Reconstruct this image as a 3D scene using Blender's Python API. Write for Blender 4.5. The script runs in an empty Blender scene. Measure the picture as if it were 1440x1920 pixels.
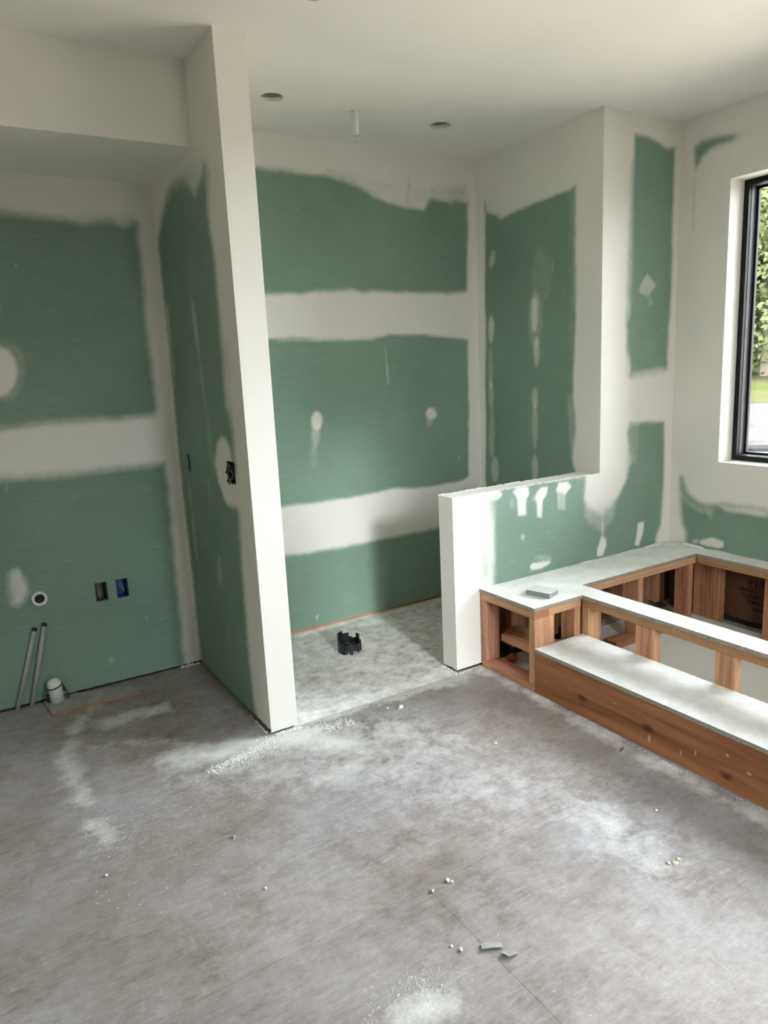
import bpy, bmesh, math, random
import numpy as np
from mathutils import Vector, Matrix

random.seed(7)
RNG = np.random.default_rng(11)
SC = bpy.context.scene
COL = SC.collection

# ------------------------------------------------------------------ camera, sky, sun, daylight, exposure
cd = bpy.data.cameras.new('camera')
cam = bpy.data.objects.new('camera', cd)
COL.objects.link(cam)
cd.sensor_fit = 'HORIZONTAL'
cd.sensor_width = 36.0
cd.lens = 36.0 * 1361.77 / 1440.0
cd.clip_start = 0.05
cd.clip_end = 400
RIGHT = (0.84914031, -0.52608697, -0.04683203)
DOWN = (-0.14396251, -0.14522687, -0.97886871)
FWD = (0.5081688, 0.83793893, -0.19905479)
cam.matrix_world = Matrix(((RIGHT[0], -DOWN[0], -FWD[0], 0.0),
                           (RIGHT[1], -DOWN[1], -FWD[1], 0.0),
                           (RIGHT[2], -DOWN[2], -FWD[2], 1.5355),
                           (0, 0, 0, 1)))
SC.camera = cam

SKY_STRENGTH = 32.0
w = bpy.data.worlds.new('overcast_sky')
SC.world = w
w.use_nodes = True
wn = w.node_tree.nodes
wl = w.node_tree.links
bg = wn['Background']
tc = wn.new('ShaderNodeTexCoord')
sep = wn.new('ShaderNodeSeparateXYZ')
rmp = wn.new('ShaderNodeValToRGB')
rmp.color_ramp.elements[0].position = 0.0
rmp.color_ramp.elements[0].color = (0.86, 0.885, 0.915, 1)
rmp.color_ramp.elements[1].position = 0.9
rmp.color_ramp.elements[1].color = (0.82, 0.89, 0.98, 1)
wl.new(tc.outputs['Generated'], sep.inputs[0])
wl.new(sep.outputs['Z'], rmp.inputs[0])
wl.new(rmp.outputs[0], bg.inputs[0])
bg.inputs[1].default_value = SKY_STRENGTH

sd = bpy.data.lights.new('sun', 'SUN')
sun = bpy.data.objects.new('sun', sd)
COL.objects.link(sun)
sd.energy = 2.0
sd.angle = math.radians(6)
sd.color = (0.97, 0.98, 1.0)
sun.rotation_euler = Vector((0.143, 1.0, -0.33)).to_track_quat('-Z', 'Y').to_euler()
sun.location = (0, 0, 12)

def area(name, loc, direction, sx, sy, watt, color, portal=False):
    l = bpy.data.lights.new(name, 'AREA')
    l.shape = 'RECTANGLE'
    l.size = sx
    l.size_y = sy
    l.energy = watt
    l.color = color
    o = bpy.data.objects.new(name, l)
    o.location = loc
    o.rotation_euler = Vector(direction).to_track_quat('-Z', 'Y').to_euler()
    COL.objects.link(o)
    if portal:
        l.cycles.is_portal = True
    return o

area('tub_window_daylight', (3.80, 0.82, 1.65), (-1, 0, 0), 3.25, 1.45, 1, (1, 1, 1), portal=True)
area('rear_door_daylight', (1.33, -1.11, 1.36), (0, 1, 0), 0.76, 2.72, 1, (1, 1, 1), portal=True)


vs = SC.view_settings
vs.view_transform = 'Standard'
vs.look = 'None'
vs.gamma = 1
vs.use_curve_mapping = False
vs.exposure = 0.03

# ------------------------------------------------------------------ dimensions (metres)
H = 2.743
XP0, XP1, YP = 1.037, 1.161, 2.728
YL, YB = 3.705, 3.765
YS, ZS = 3.060, 2.425
XR, YC, YCB, XN, ZP = 3.057, 2.744, 2.857, 2.048, 0.895
XW, YW, ZW0, ZW1, XF = 3.661, 2.441, 0.918, 2.388, 3.781
YW0 = -0.80
XD0, XD1, XD2, XD3 = 2.200, 2.507, 2.628, 3.530
YD1, YD2, ZD, ZT = 2.3485, 2.462, 0.4126, 0.2187
X_LEFT, Y_REAR = -1.15, -1.00
DECK_END = 0.30
TH = 0.016
RW = (0.96, 1.70, 0.0, 2.72)
BACK_GREEN = [(0.03,[(1.464,2.576),(1.667,2.561),(1.804,2.563),(1.979,2.562),(2.11,2.545),(2.244,2.506),(2.384,2.459),(2.474,2.439),(2.567,2.43),(2.663,2.427),(2.696,2.474),(2.732,2.501),(2.843,2.497),(2.994,2.489),(2.978,1.956),(2.823,1.948),(2.702,1.956),(2.468,1.951),(2.283,1.955),(2.21,1.946),(2.14,1.963),(1.935,1.952),(1.802,1.936),(1.613,1.932),(1.404,1.93)]),(0.025,[(1.44,1.685),(1.656,1.703),(1.916,1.691),(2.123,1.692),(2.267,1.692),(2.38,1.712),(2.651,1.7),(2.974,1.667),(2.956,0.784),(2.911,0.764),(2.78,0.759),(2.528,0.76),(2.369,0.777),(2.214,0.768),(1.991,0.765),(1.849,0.765),(1.712,0.766),(1.45,0.764)]),(0.03,[(1.425,0.476),(1.622,0.481),(1.758,0.469),(1.899,0.473),(2.197,0.476),(2.433,0.471),(2.692,0.475),(3.002,0.477),(2.985,-0.138),(2.685,-0.016),(1.601,0.004),(1.382,-0.023)])]
BACK_MUD = [(0.03,0.35,[(2.179,2.573),(2.317,2.542),(2.478,2.526),(2.649,2.548),(2.884,2.512),(2.882,2.466),(2.685,2.492),(2.651,2.43),(2.53,2.434),(2.312,2.465)]),(0.03,0.75,[(1.9,1.237),(1.893,1.21),(1.878,1.191),(1.859,1.185),(1.841,1.194),(1.829,1.215),(1.826,1.243),(1.833,1.269),(1.848,1.288),(1.867,1.294),(1.885,1.285),(1.897,1.264)]),(0.03,0.4,[(1.881,1.156),(1.874,1.119),(1.861,1.094),(1.845,1.085),(1.83,1.097),(1.821,1.124),(1.82,1.161),(1.827,1.197),(1.84,1.223),(1.856,1.231),(1.87,1.22),(1.879,1.193)]),(0.025,0.2,[(1.858,1.025),(1.851,0.992),(1.838,0.968),(1.822,0.961),(1.807,0.972),(1.798,0.998),(1.797,1.032),(1.803,1.065),(1.816,1.088),(1.832,1.096),(1.847,1.085),(1.856,1.059)]),(0.03,0.75,[(2.712,1.213),(2.705,1.193),(2.688,1.18),(2.665,1.176),(2.643,1.183),(2.627,1.199),(2.622,1.219),(2.629,1.239),(2.646,1.252),(2.669,1.256),(2.691,1.249),(2.707,1.233)]),(0.02,0.35,[(2.681,1.161),(2.676,1.148),(2.664,1.139),(2.647,1.137),(2.631,1.142),(2.62,1.153),(2.616,1.167),(2.621,1.18),(2.633,1.188),(2.65,1.191),(2.666,1.186),(2.677,1.175)]),(0.015,0.35,[(2.339,1.654),(2.354,1.653),(2.364,1.418),(2.349,1.412)]),(0.012,0.8,[(2.883,0.916),(2.882,0.911),(2.879,0.907),(2.876,0.906),(2.873,0.908),(2.871,0.912),(2.87,0.917),(2.871,0.922),(2.873,0.926),(2.877,0.927),(2.88,0.925),(2.882,0.921)]),(0.012,0.5,[(1.771,0.081),(1.793,0.086),(1.776,0.046)]),(0.02,0.25,[(2.941,1.727),(2.924,1.719),(2.877,1.714),(2.815,1.713),(2.753,1.716),(2.708,1.723),(2.692,1.731),(2.709,1.739),(2.754,1.744),(2.816,1.746),(2.878,1.743),(2.925,1.736)]),(0.02,0.3,[(1.656,1.697),(2.267,1.695),(2.266,1.671),(1.654,1.68)])]
SRIGHT_GREEN = [(0.02,[(3.677,2.476),(3.664,2.418),(3.599,2.393),(3.536,2.357),(3.479,2.359),(3.363,2.369),(3.252,2.377),(3.126,2.385),(2.998,2.392),(2.933,2.407),(2.923,2.001),(2.927,1.61),(2.941,1.32),(2.92,1.142),(2.935,0.96),(2.918,0.885),(2.938,0.822),(3.721,0.643)])]
SRIGHT_MUD = [(0.035,0.5,[(3.586,2.133),(3.598,2.106),(3.615,2.087),(3.632,2.083),(3.645,2.094),(3.65,2.117),(3.646,2.147),(3.634,2.174),(3.617,2.192),(3.6,2.196),(3.587,2.185),(3.582,2.162)]),(0.035,0.6,[(3.606,1.716),(3.612,1.672),(3.624,1.64),(3.64,1.629),(3.655,1.642),(3.665,1.675),(3.668,1.719),(3.663,1.763),(3.651,1.794),(3.635,1.805),(3.62,1.792),(3.609,1.759)]),(0.03,0.35,[(3.623,1.48),(3.628,1.414),(3.639,1.365),(3.652,1.347),(3.665,1.365),(3.673,1.414),(3.675,1.481),(3.67,1.548),(3.659,1.596),(3.645,1.613),(3.633,1.595),(3.625,1.546)]),(0.03,0.45,[(3.617,1.313),(3.622,1.271),(3.634,1.24),(3.65,1.228),(3.666,1.239),(3.677,1.27),(3.68,1.313),(3.674,1.355),(3.662,1.386),(3.646,1.397),(3.63,1.386),(3.62,1.355)]),(0.03,0.35,[(3.612,1.076),(3.619,0.989),(3.635,0.925),(3.654,0.9),(3.672,0.922),(3.684,0.985),(3.687,1.072),(3.679,1.159),(3.664,1.222),(3.645,1.245),(3.627,1.223),(3.615,1.161)]),(0.03,0.45,[(3.581,0.836),(3.588,0.792),(3.604,0.758),(3.626,0.744),(3.647,0.753),(3.662,0.784),(3.666,0.828),(3.66,0.873),(3.643,0.906),(3.621,0.92),(3.601,0.91),(3.586,0.879)]),(0.03,0.65,[(3.222,1.775),(3.226,1.728),(3.236,1.693),(3.249,1.681),(3.263,1.695),(3.272,1.731),(3.275,1.779),(3.271,1.827),(3.261,1.862),(3.248,1.873),(3.235,1.859),(3.225,1.823)]),(0.04,0.3,[(3.183,1.742),(3.192,1.661),(3.214,1.601),(3.246,1.58),(3.277,1.604),(3.3,1.667),(3.307,1.752),(3.298,1.834),(3.274,1.892),(3.243,1.911),(3.213,1.886),(3.191,1.825)]),(0.03,0.55,[(3.206,1.563),(3.21,1.518),(3.22,1.484),(3.233,1.472),(3.246,1.485),(3.256,1.519),(3.259,1.565),(3.255,1.611),(3.245,1.644),(3.232,1.656),(3.219,1.643),(3.209,1.609)]),(0.03,0.5,[(3.221,1.301),(3.225,1.27),(3.235,1.247),(3.248,1.238),(3.262,1.246),(3.272,1.269),(3.275,1.301),(3.271,1.332),(3.261,1.355),(3.247,1.364),(3.234,1.355),(3.224,1.333)]),(0.03,0.4,[(3.222,1.128),(3.226,1.056),(3.236,1.003),(3.25,0.982),(3.264,1.001),(3.274,1.053),(3.277,1.126),(3.272,1.198),(3.262,1.25),(3.248,1.27),(3.235,1.251),(3.225,1.199)]),(0.03,0.5,[(3.219,0.871),(3.224,0.822),(3.236,0.785),(3.252,0.77),(3.268,0.781),(3.28,0.816),(3.284,0.865),(3.279,0.915),(3.267,0.952),(3.251,0.966),(3.235,0.954),(3.223,0.92)]),(0.05,0.22,[(2.983,2.391),(2.922,2.405),(2.917,1.835),(2.964,1.839)]),(0.05,0.2,[(3.098,1.968),(3.11,1.883),(3.144,1.822),(3.191,1.802),(3.239,1.831),(3.274,1.9),(3.287,1.99),(3.273,2.077),(3.237,2.136),(3.19,2.152),(3.143,2.122),(3.11,2.055)]),(0.05,0.2,[(2.98,1.841),(2.925,1.836),(2.938,1.379),(2.969,1.319)]),(0.02,0.35,[(3.094,2.024),(3.095,1.999),(3.098,1.98),(3.102,1.974),(3.106,1.981),(3.109,2.0),(3.11,2.026),(3.109,2.052),(3.106,2.07),(3.102,2.076),(3.098,2.069),(3.095,2.05)]),(0.05,0.35,[(2.994,1.319),(2.937,1.32),(2.902,0.902),(2.959,0.897)])]
FRONT_GREEN = [(0.03,[(3.285,2.642),(3.326,2.636),(3.376,2.637),(3.431,2.627),(3.496,2.613),(3.54,2.597),(3.606,2.609),(3.614,2.273),(3.613,1.821),(3.599,1.439),(3.525,1.439),(3.434,1.434),(3.289,1.418),(3.268,1.567),(3.264,1.983),(3.272,2.252),(3.285,2.514)]),(0.03,[(2.258,0.903),(2.424,0.904),(2.719,0.9),(2.956,0.9),(2.949,0.828),(2.941,0.77),(2.979,0.714),(3.063,0.672),(3.148,0.696),(3.212,0.754),(3.28,0.846),(3.304,0.95),(3.286,1.101),(3.302,1.151),(3.378,1.147),(3.594,1.142),(3.596,0.792),(3.589,0.523),(3.557,0.476),(3.545,0.429),(3.558,0.344),(2.266,0.353),(2.291,0.516),(2.292,0.737)])]
FRONT_MUD = [(0.05,0.4,[(2.245,0.892),(2.319,0.89),(2.309,0.4),(2.257,0.411),(2.233,0.692)]),(0.02,0.95,[(2.431,0.875),(2.46,0.891),(2.532,0.884),(2.539,0.845),(2.517,0.825),(2.459,0.839)]),(0.02,0.85,[(2.459,0.85),(2.517,0.842),(2.519,0.741),(2.461,0.744)]),(0.02,0.3,[(2.441,0.816),(2.438,0.8),(2.431,0.789),(2.422,0.786),(2.414,0.792),(2.407,0.805),(2.405,0.821),(2.408,0.837),(2.415,0.849),(2.423,0.852),(2.432,0.846),(2.439,0.833)]),(0.02,0.9,[(2.583,0.819),(2.598,0.853),(2.624,0.87),(2.669,0.869),(2.658,0.829),(2.62,0.8)]),(0.02,0.8,[(2.59,0.832),(2.631,0.821),(2.627,0.711),(2.593,0.724)]),(0.03,0.3,[(2.624,0.813),(2.619,0.801),(2.605,0.794),(2.586,0.793),(2.568,0.799),(2.554,0.81),(2.549,0.824),(2.554,0.835),(2.568,0.843),(2.586,0.844),(2.605,0.838),(2.619,0.827)]),(0.02,0.85,[(2.73,0.842),(2.749,0.882),(2.816,0.879),(2.844,0.85),(2.796,0.816)]),(0.02,0.5,[(2.734,0.847),(2.8,0.832),(2.797,0.729),(2.742,0.734)]),(0.02,0.9,[(2.357,0.869),(2.35,0.858),(2.332,0.851),(2.308,0.851),(2.284,0.858),(2.267,0.869),(2.261,0.882),(2.268,0.893),(2.285,0.899),(2.309,0.899),(2.333,0.893),(2.351,0.882)]),(0.018,0.95,[(2.539,0.464),(2.558,0.478),(2.641,0.471),(2.687,0.468),(2.691,0.453),(2.622,0.437),(2.554,0.441)]),(0.02,0.35,[(2.703,0.48),(2.694,0.472),(2.668,0.469),(2.633,0.473),(2.599,0.482),(2.574,0.494),(2.565,0.505),(2.574,0.514),(2.599,0.517),(2.634,0.513),(2.668,0.504),(2.694,0.492)]),(0.02,0.85,[(3.078,0.539),(3.113,0.517),(3.118,0.479),(3.089,0.422),(3.042,0.428),(3.045,0.467)]),(0.02,0.85,[(3.379,0.568),(3.435,0.566),(3.428,0.497),(3.394,0.426),(3.356,0.438),(3.372,0.506)]),(0.05,0.35,[(2.933,0.756),(3.213,0.733),(3.172,0.616),(3.087,0.553),(3.001,0.597),(2.938,0.667)]),(0.02,0.5,[(3.41,1.954),(3.483,1.891),(3.415,1.828),(3.344,1.853),(3.36,1.903)]),(0.02,0.3,[(3.456,1.803),(3.454,1.789),(3.448,1.779),(3.439,1.775),(3.43,1.779),(3.423,1.789),(3.42,1.803),(3.422,1.817),(3.428,1.827),(3.437,1.831),(3.446,1.828),(3.453,1.817)]),(0.05,0.13,[(3.511,1.546),(3.502,1.502),(3.474,1.471),(3.433,1.461),(3.393,1.474),(3.363,1.507),(3.35,1.551),(3.36,1.593),(3.387,1.624),(3.427,1.635),(3.467,1.623),(3.499,1.59)]),(0.04,0.3,[(3.241,2.458),(3.289,2.514),(3.297,1.984),(3.281,1.708),(3.255,1.708)]),(0.04,0.25,[(3.289,1.161),(3.377,1.153),(3.363,0.913),(3.305,0.919)]),(0.02,0.5,[(2.507,0.627),(2.505,0.619),(2.5,0.614),(2.492,0.613),(2.485,0.616),(2.48,0.623),(2.478,0.632),(2.48,0.64),(2.485,0.646),(2.493,0.647),(2.5,0.643),(2.505,0.636)]),(0.015,0.4,[(3.076,0.676),(3.089,0.674),(3.096,0.533),(3.083,0.535)])]
WIN_GREEN = [(0.03,[(2.659,2.595),(2.605,2.6),(2.513,2.596),(2.447,2.584),(2.506,2.579),(2.557,2.572),(2.609,2.543),(2.648,2.484)]),(0.04,[(2.673,0.807),(2.656,0.746),(2.622,0.697),(2.558,0.668),(2.5,0.657),(2.451,0.679),(2.401,0.677),(2.322,0.674),(2.229,0.672),(2.141,0.674),(1.974,0.682),(1.496,0.701),(1.467,0.356),(2.124,0.392),(2.628,0.395),(2.628,0.479),(2.651,0.527),(2.665,0.602)])]
WIN_MUD = [(0.03,0.35,[(2.666,0.713),(2.622,0.687),(2.551,0.65),(2.481,0.614),(2.566,0.616),(2.638,0.653)]),(0.02,0.35,[(2.509,0.64),(2.449,0.649),(2.466,0.576),(2.483,0.598)]),(0.03,0.5,[(2.418,0.675),(2.26,0.685),(2.142,0.685),(2.139,0.645),(2.258,0.647),(2.384,0.643)]),(0.02,0.5,[(2.538,0.447),(2.541,0.439),(2.55,0.431),(2.562,0.427),(2.574,0.427),(2.583,0.431),(2.587,0.438),(2.584,0.447),(2.575,0.454),(2.563,0.458),(2.551,0.459),(2.542,0.454)]),(0.02,0.8,[(2.534,0.432),(2.528,0.458),(2.491,0.471),(2.458,0.484),(2.388,0.475),(2.383,0.442),(2.422,0.428),(2.489,0.428)])]
ALC_GREEN = [(0.035,[(0.137,2.272),(0.373,2.255),(0.499,2.245),(0.63,2.241),(0.721,2.234),(0.815,2.242),(0.886,2.229),(0.951,2.242),(0.95,2.098),(0.95,1.801),(0.948,1.546),(0.947,1.368),(0.934,1.348),(0.785,1.348),(0.613,1.349),(0.38,1.338),(0.248,1.332),(-0.001,1.328)]),(0.035,[(-0.034,1.098),(0.215,1.095),(0.393,1.088),(0.631,1.093),(0.832,1.091),(0.96,1.093),(0.964,0.983),(0.962,0.732),(0.957,0.445),(0.956,0.209),(0.951,0.135),(0.956,0.074),(0.953,-0.008),(0.064,-0.019),(-0.197,-0.017)])]
ALC_MUD = [(0.03,1,[(0.35,1.578),(0.331,1.523),(0.296,1.484),(0.254,1.472),(0.216,1.489),(0.193,1.531),(0.19,1.585),(0.208,1.638),(0.242,1.677),(0.284,1.69),(0.322,1.674),(0.346,1.633)]),(0.03,0.25,[(0.39,1.583),(0.369,1.515),(0.331,1.467),(0.285,1.451),(0.245,1.472),(0.221,1.523),(0.22,1.591),(0.24,1.657),(0.277,1.705),(0.322,1.721),(0.362,1.702),(0.387,1.652)]),(0.05,0.12,[(0.527,1.418),(0.503,1.376),(0.449,1.349),(0.381,1.343),(0.316,1.359),(0.273,1.394),(0.262,1.436),(0.284,1.476),(0.336,1.503),(0.403,1.511),(0.468,1.496),(0.514,1.462)]),(0.03,0.35,[(0.178,0.661),(0.209,0.686),(0.241,0.691),(0.245,0.656),(0.269,0.631),(0.271,0.559),(0.244,0.512),(0.214,0.487),(0.18,0.505),(0.168,0.581)]),(0.02,0.4,[(0.207,0.676),(0.239,0.675),(0.244,0.617),(0.259,0.588),(0.232,0.52),(0.2,0.522),(0.193,0.602)]),(0.02,0.3,[(0.579,0.168),(0.59,0.154),(0.613,0.125),(0.596,0.115),(0.568,0.096)]),(0.015,0.3,[(0.405,0.683),(0.404,0.676),(0.402,0.67),(0.4,0.669),(0.398,0.671),(0.398,0.677),(0.398,0.685),(0.4,0.692),(0.402,0.698),(0.404,0.7),(0.405,0.697),(0.406,0.691)]),(0.015,0.25,[(0.454,0.68),(0.452,0.672),(0.45,0.667),(0.447,0.665),(0.445,0.668),(0.444,0.674),(0.444,0.682),(0.446,0.689),(0.448,0.695),(0.451,0.696),(0.453,0.694),(0.454,0.688)]),(0.015,0.3,[(0.408,0.312),(0.406,0.302),(0.403,0.294),(0.4,0.292),(0.398,0.296),(0.398,0.304),(0.398,0.315),(0.4,0.325),(0.403,0.333),(0.406,0.335),(0.408,0.332),(0.409,0.323)]),(0.015,0.25,[(0.453,0.31),(0.452,0.303),(0.45,0.299),(0.448,0.297),(0.446,0.299),(0.445,0.305),(0.446,0.312),(0.447,0.318),(0.449,0.323),(0.451,0.324),(0.453,0.322),(0.453,0.317)]),(0.015,0.3,[(0.644,0.306),(0.643,0.298),(0.64,0.293),(0.637,0.291),(0.635,0.294),(0.634,0.3),(0.634,0.309),(0.636,0.317),(0.638,0.323),(0.641,0.324),(0.643,0.321),(0.645,0.315)]),(0.015,0.3,[(0.791,0.307),(0.789,0.298),(0.786,0.293),(0.783,0.291),(0.781,0.294),(0.78,0.301),(0.78,0.309),(0.782,0.317),(0.784,0.323),(0.787,0.325),(0.79,0.322),(0.791,0.315)]),(0.015,0.3,[(0.784,0.5),(0.782,0.494),(0.78,0.489),(0.778,0.487),(0.777,0.49),(0.776,0.495),(0.776,0.502),(0.777,0.509),(0.779,0.514),(0.781,0.515),(0.783,0.513),(0.784,0.508)]),(0.015,0.2,[(0.407,0.498),(0.405,0.489),(0.401,0.483),(0.398,0.482),(0.394,0.485),(0.393,0.492),(0.393,0.501),(0.395,0.51),(0.398,0.517),(0.402,0.518),(0.405,0.515),(0.407,0.508)]),(0.015,0.3,[(0.247,1.054),(0.244,1.044),(0.239,1.036),(0.233,1.034),(0.228,1.037),(0.225,1.046),(0.225,1.057),(0.228,1.068),(0.233,1.075),(0.239,1.078),(0.244,1.074),(0.247,1.065)]),(0.015,0.4,[(0.197,0.321),(0.196,0.319),(0.195,0.318),(0.193,0.318),(0.192,0.319),(0.191,0.32),(0.191,0.322),(0.191,0.324),(0.193,0.325),(0.194,0.325),(0.196,0.325),(0.197,0.323)]),(0.015,0.2,[(0.809,1.514),(0.819,1.513),(0.826,1.418),(0.818,1.418)]),(0.015,0.2,[(0.731,1.628),(0.841,1.624),(0.841,1.616),(0.73,1.621)])]
PART_GREEN = [(0.06,[(3.545,2.27),(3.474,2.316),(3.356,2.335),(3.241,2.321),(3.138,2.293),(3.078,2.255),(3.009,2.275),(2.932,2.311),(2.908,2.282),(2.928,2.149),(2.91,1.987),(2.914,1.741),(2.92,1.53),(2.929,1.4),(2.895,1.335),(2.885,1.248),(2.886,1.091),(2.882,0.955),(2.908,0.741),(2.914,0.498),(2.915,0.299),(2.917,0.121),(2.892,0.001),(3.495,-0.026),(3.69,-0.004),(3.683,0.196),(3.689,0.579),(3.695,0.863),(3.711,1.112),(3.677,1.541),(3.682,1.949),(3.679,2.17),(3.62,2.22)])]
PART_MUD = [(0.06,0.9,[(3.089,1.23),(3.032,1.261),(2.965,1.261),(2.935,1.226),(2.915,1.156),(2.87,1.082),(2.857,0.982),(2.952,0.957),(3.042,0.968),(3.116,1.054),(3.143,1.135)]),(0.05,0.4,[(3.615,1.794),(3.618,1.75),(3.627,1.719),(3.638,1.707),(3.65,1.719),(3.658,1.752),(3.661,1.796),(3.657,1.84),(3.648,1.871),(3.637,1.882),(3.626,1.869),(3.618,1.837)]),(0.05,0.3,[(3.603,1.592),(3.607,1.515),(3.618,1.459),(3.632,1.437),(3.645,1.458),(3.655,1.514),(3.658,1.592),(3.654,1.668),(3.643,1.724),(3.629,1.743),(3.616,1.723),(3.606,1.667)]),(0.06,0.45,[(3.205,1.741),(3.204,1.679),(3.211,1.633),(3.225,1.617),(3.241,1.634),(3.256,1.68),(3.265,1.743),(3.266,1.806),(3.259,1.851),(3.245,1.867),(3.229,1.849),(3.214,1.803)]),(0.06,0.3,[(3.179,1.489),(3.177,1.419),(3.184,1.368),(3.197,1.348),(3.214,1.365),(3.229,1.416),(3.239,1.487),(3.24,1.557),(3.233,1.608),(3.22,1.626),(3.204,1.608),(3.189,1.557)]),(0.05,0.3,[(3.18,0.634),(3.187,0.594),(3.202,0.561),(3.223,0.545),(3.242,0.551),(3.256,0.576),(3.259,0.614),(3.252,0.655),(3.236,0.687),(3.216,0.702),(3.196,0.697),(3.183,0.672)]),(0.05,0.25,[(3.543,0.939),(3.547,0.885),(3.557,0.843),(3.571,0.826),(3.585,0.838),(3.595,0.877),(3.599,0.931),(3.595,0.986),(3.584,1.026),(3.571,1.043),(3.557,1.03),(3.547,0.992)]),(0.05,0.35,[(3.544,0.721),(3.548,0.658),(3.559,0.609),(3.573,0.589),(3.587,0.603),(3.597,0.647),(3.6,0.709),(3.596,0.772),(3.586,0.82),(3.572,0.839),(3.558,0.825),(3.548,0.782)]),(0.08,0.3,[(3.144,1.208),(3.148,1.136),(3.161,1.082),(3.179,1.06),(3.199,1.077),(3.213,1.128),(3.22,1.2),(3.216,1.273),(3.203,1.326),(3.184,1.346),(3.165,1.329),(3.151,1.278)]),(0.06,0.2,[(3.143,0.304),(3.149,0.249),(3.163,0.205),(3.179,0.185),(3.194,0.194),(3.204,0.23),(3.206,0.283),(3.2,0.339),(3.186,0.382),(3.17,0.401),(3.155,0.391),(3.145,0.356)]),(0.05,0.2,[(3.224,1.006),(3.228,0.968),(3.239,0.939),(3.255,0.926),(3.271,0.933),(3.283,0.959),(3.288,0.996),(3.284,1.034),(3.272,1.063),(3.257,1.075),(3.241,1.067),(3.229,1.042)]),(0.06,0.25,[(2.963,2.294),(2.897,2.299),(2.901,2.065),(2.95,2.073)]),(0.05,0.3,[(3.165,2.32),(2.996,2.361),(2.97,2.316),(3.071,2.254)])]
BACK_THIN = [(0.03,0.32,[(2.031,2.61),(2.18,2.59),(2.318,2.557),(2.479,2.541),(2.668,2.55),(2.708,2.493),(2.651,2.436),(2.549,2.441),(2.313,2.482),(2.143,2.531),(1.995,2.563)]),(0.04,0.38,[(2.711,2.553),(2.846,2.582),(3.002,2.613),(2.998,2.483),(2.851,2.491),(2.708,2.487)]),(0.02,0.3,[(2.553,2.605),(2.575,2.607),(2.56,2.444),(2.538,2.443)]),(0.03,0.25,[(1.58,2.584),(1.853,2.593),(1.851,2.567),(1.578,2.558)])]
SRIGHT_THIN = [(0.04,0.35,[(3.681,2.501),(3.599,2.414),(3.479,2.377),(3.252,2.397),(3.006,2.409),(2.907,2.422),(2.915,2.398),(3.045,2.382),(3.527,2.35),(3.674,2.407)])]
FRONT_THIN = [(0.03,0.45,[(3.257,2.485),(3.289,2.514),(3.297,1.984),(3.286,1.538),(3.255,1.425),(3.238,1.708),(3.241,2.197)]),(0.03,0.45,[(2.211,0.87),(2.312,0.87),(2.296,0.445),(2.213,0.442)]),(0.04,0.4,[(2.941,0.74),(3.213,0.733),(3.172,0.607),(3.001,0.597)]),(0.02,0.35,[(3.264,1.419),(3.595,1.439),(3.587,1.404),(3.282,1.378)]),(0.02,0.3,[(3.28,1.161),(3.315,1.158),(3.299,0.829),(3.262,0.863)])]
WIN_THIN = [(0.03,0.45,[(2.662,0.793),(2.623,0.719),(2.552,0.687),(2.468,0.692),(2.482,0.644),(2.585,0.639),(2.658,0.698)]),(0.03,0.5,[(2.419,0.699),(2.262,0.709),(2.143,0.702),(2.14,0.662),(2.321,0.659),(2.417,0.657)]),(0.02,0.45,[(2.663,2.45),(2.646,2.446),(2.641,2.169),(2.661,2.172)]),(0.05,0.4,[(2.638,2.624),(2.448,2.604),(2.338,2.582),(2.422,2.567),(2.603,2.542)])]
ALC_THIN = [(0.05,0.4,[(0.141,2.299),(0.378,2.29),(0.59,2.275),(0.954,2.29),(0.952,2.23),(0.372,2.244),(0.135,2.257)]),(0.03,0.3,[(0.124,1.352),(0.94,1.358),(0.937,1.326),(0.119,1.315)]),(0.03,0.3,[(0.094,1.142),(0.962,1.115),(0.958,1.077),(0.089,1.106)])]
PART_THIN = [(0.08,0.45,[(3.581,2.272),(3.408,2.351),(3.188,2.362),(2.996,2.361),(2.904,2.316),(2.898,2.251),(3.111,2.262),(3.356,2.335)]),(0.05,0.35,[(2.899,1.657),(2.838,1.654),(2.867,1.093),(2.906,1.089)])]
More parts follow.
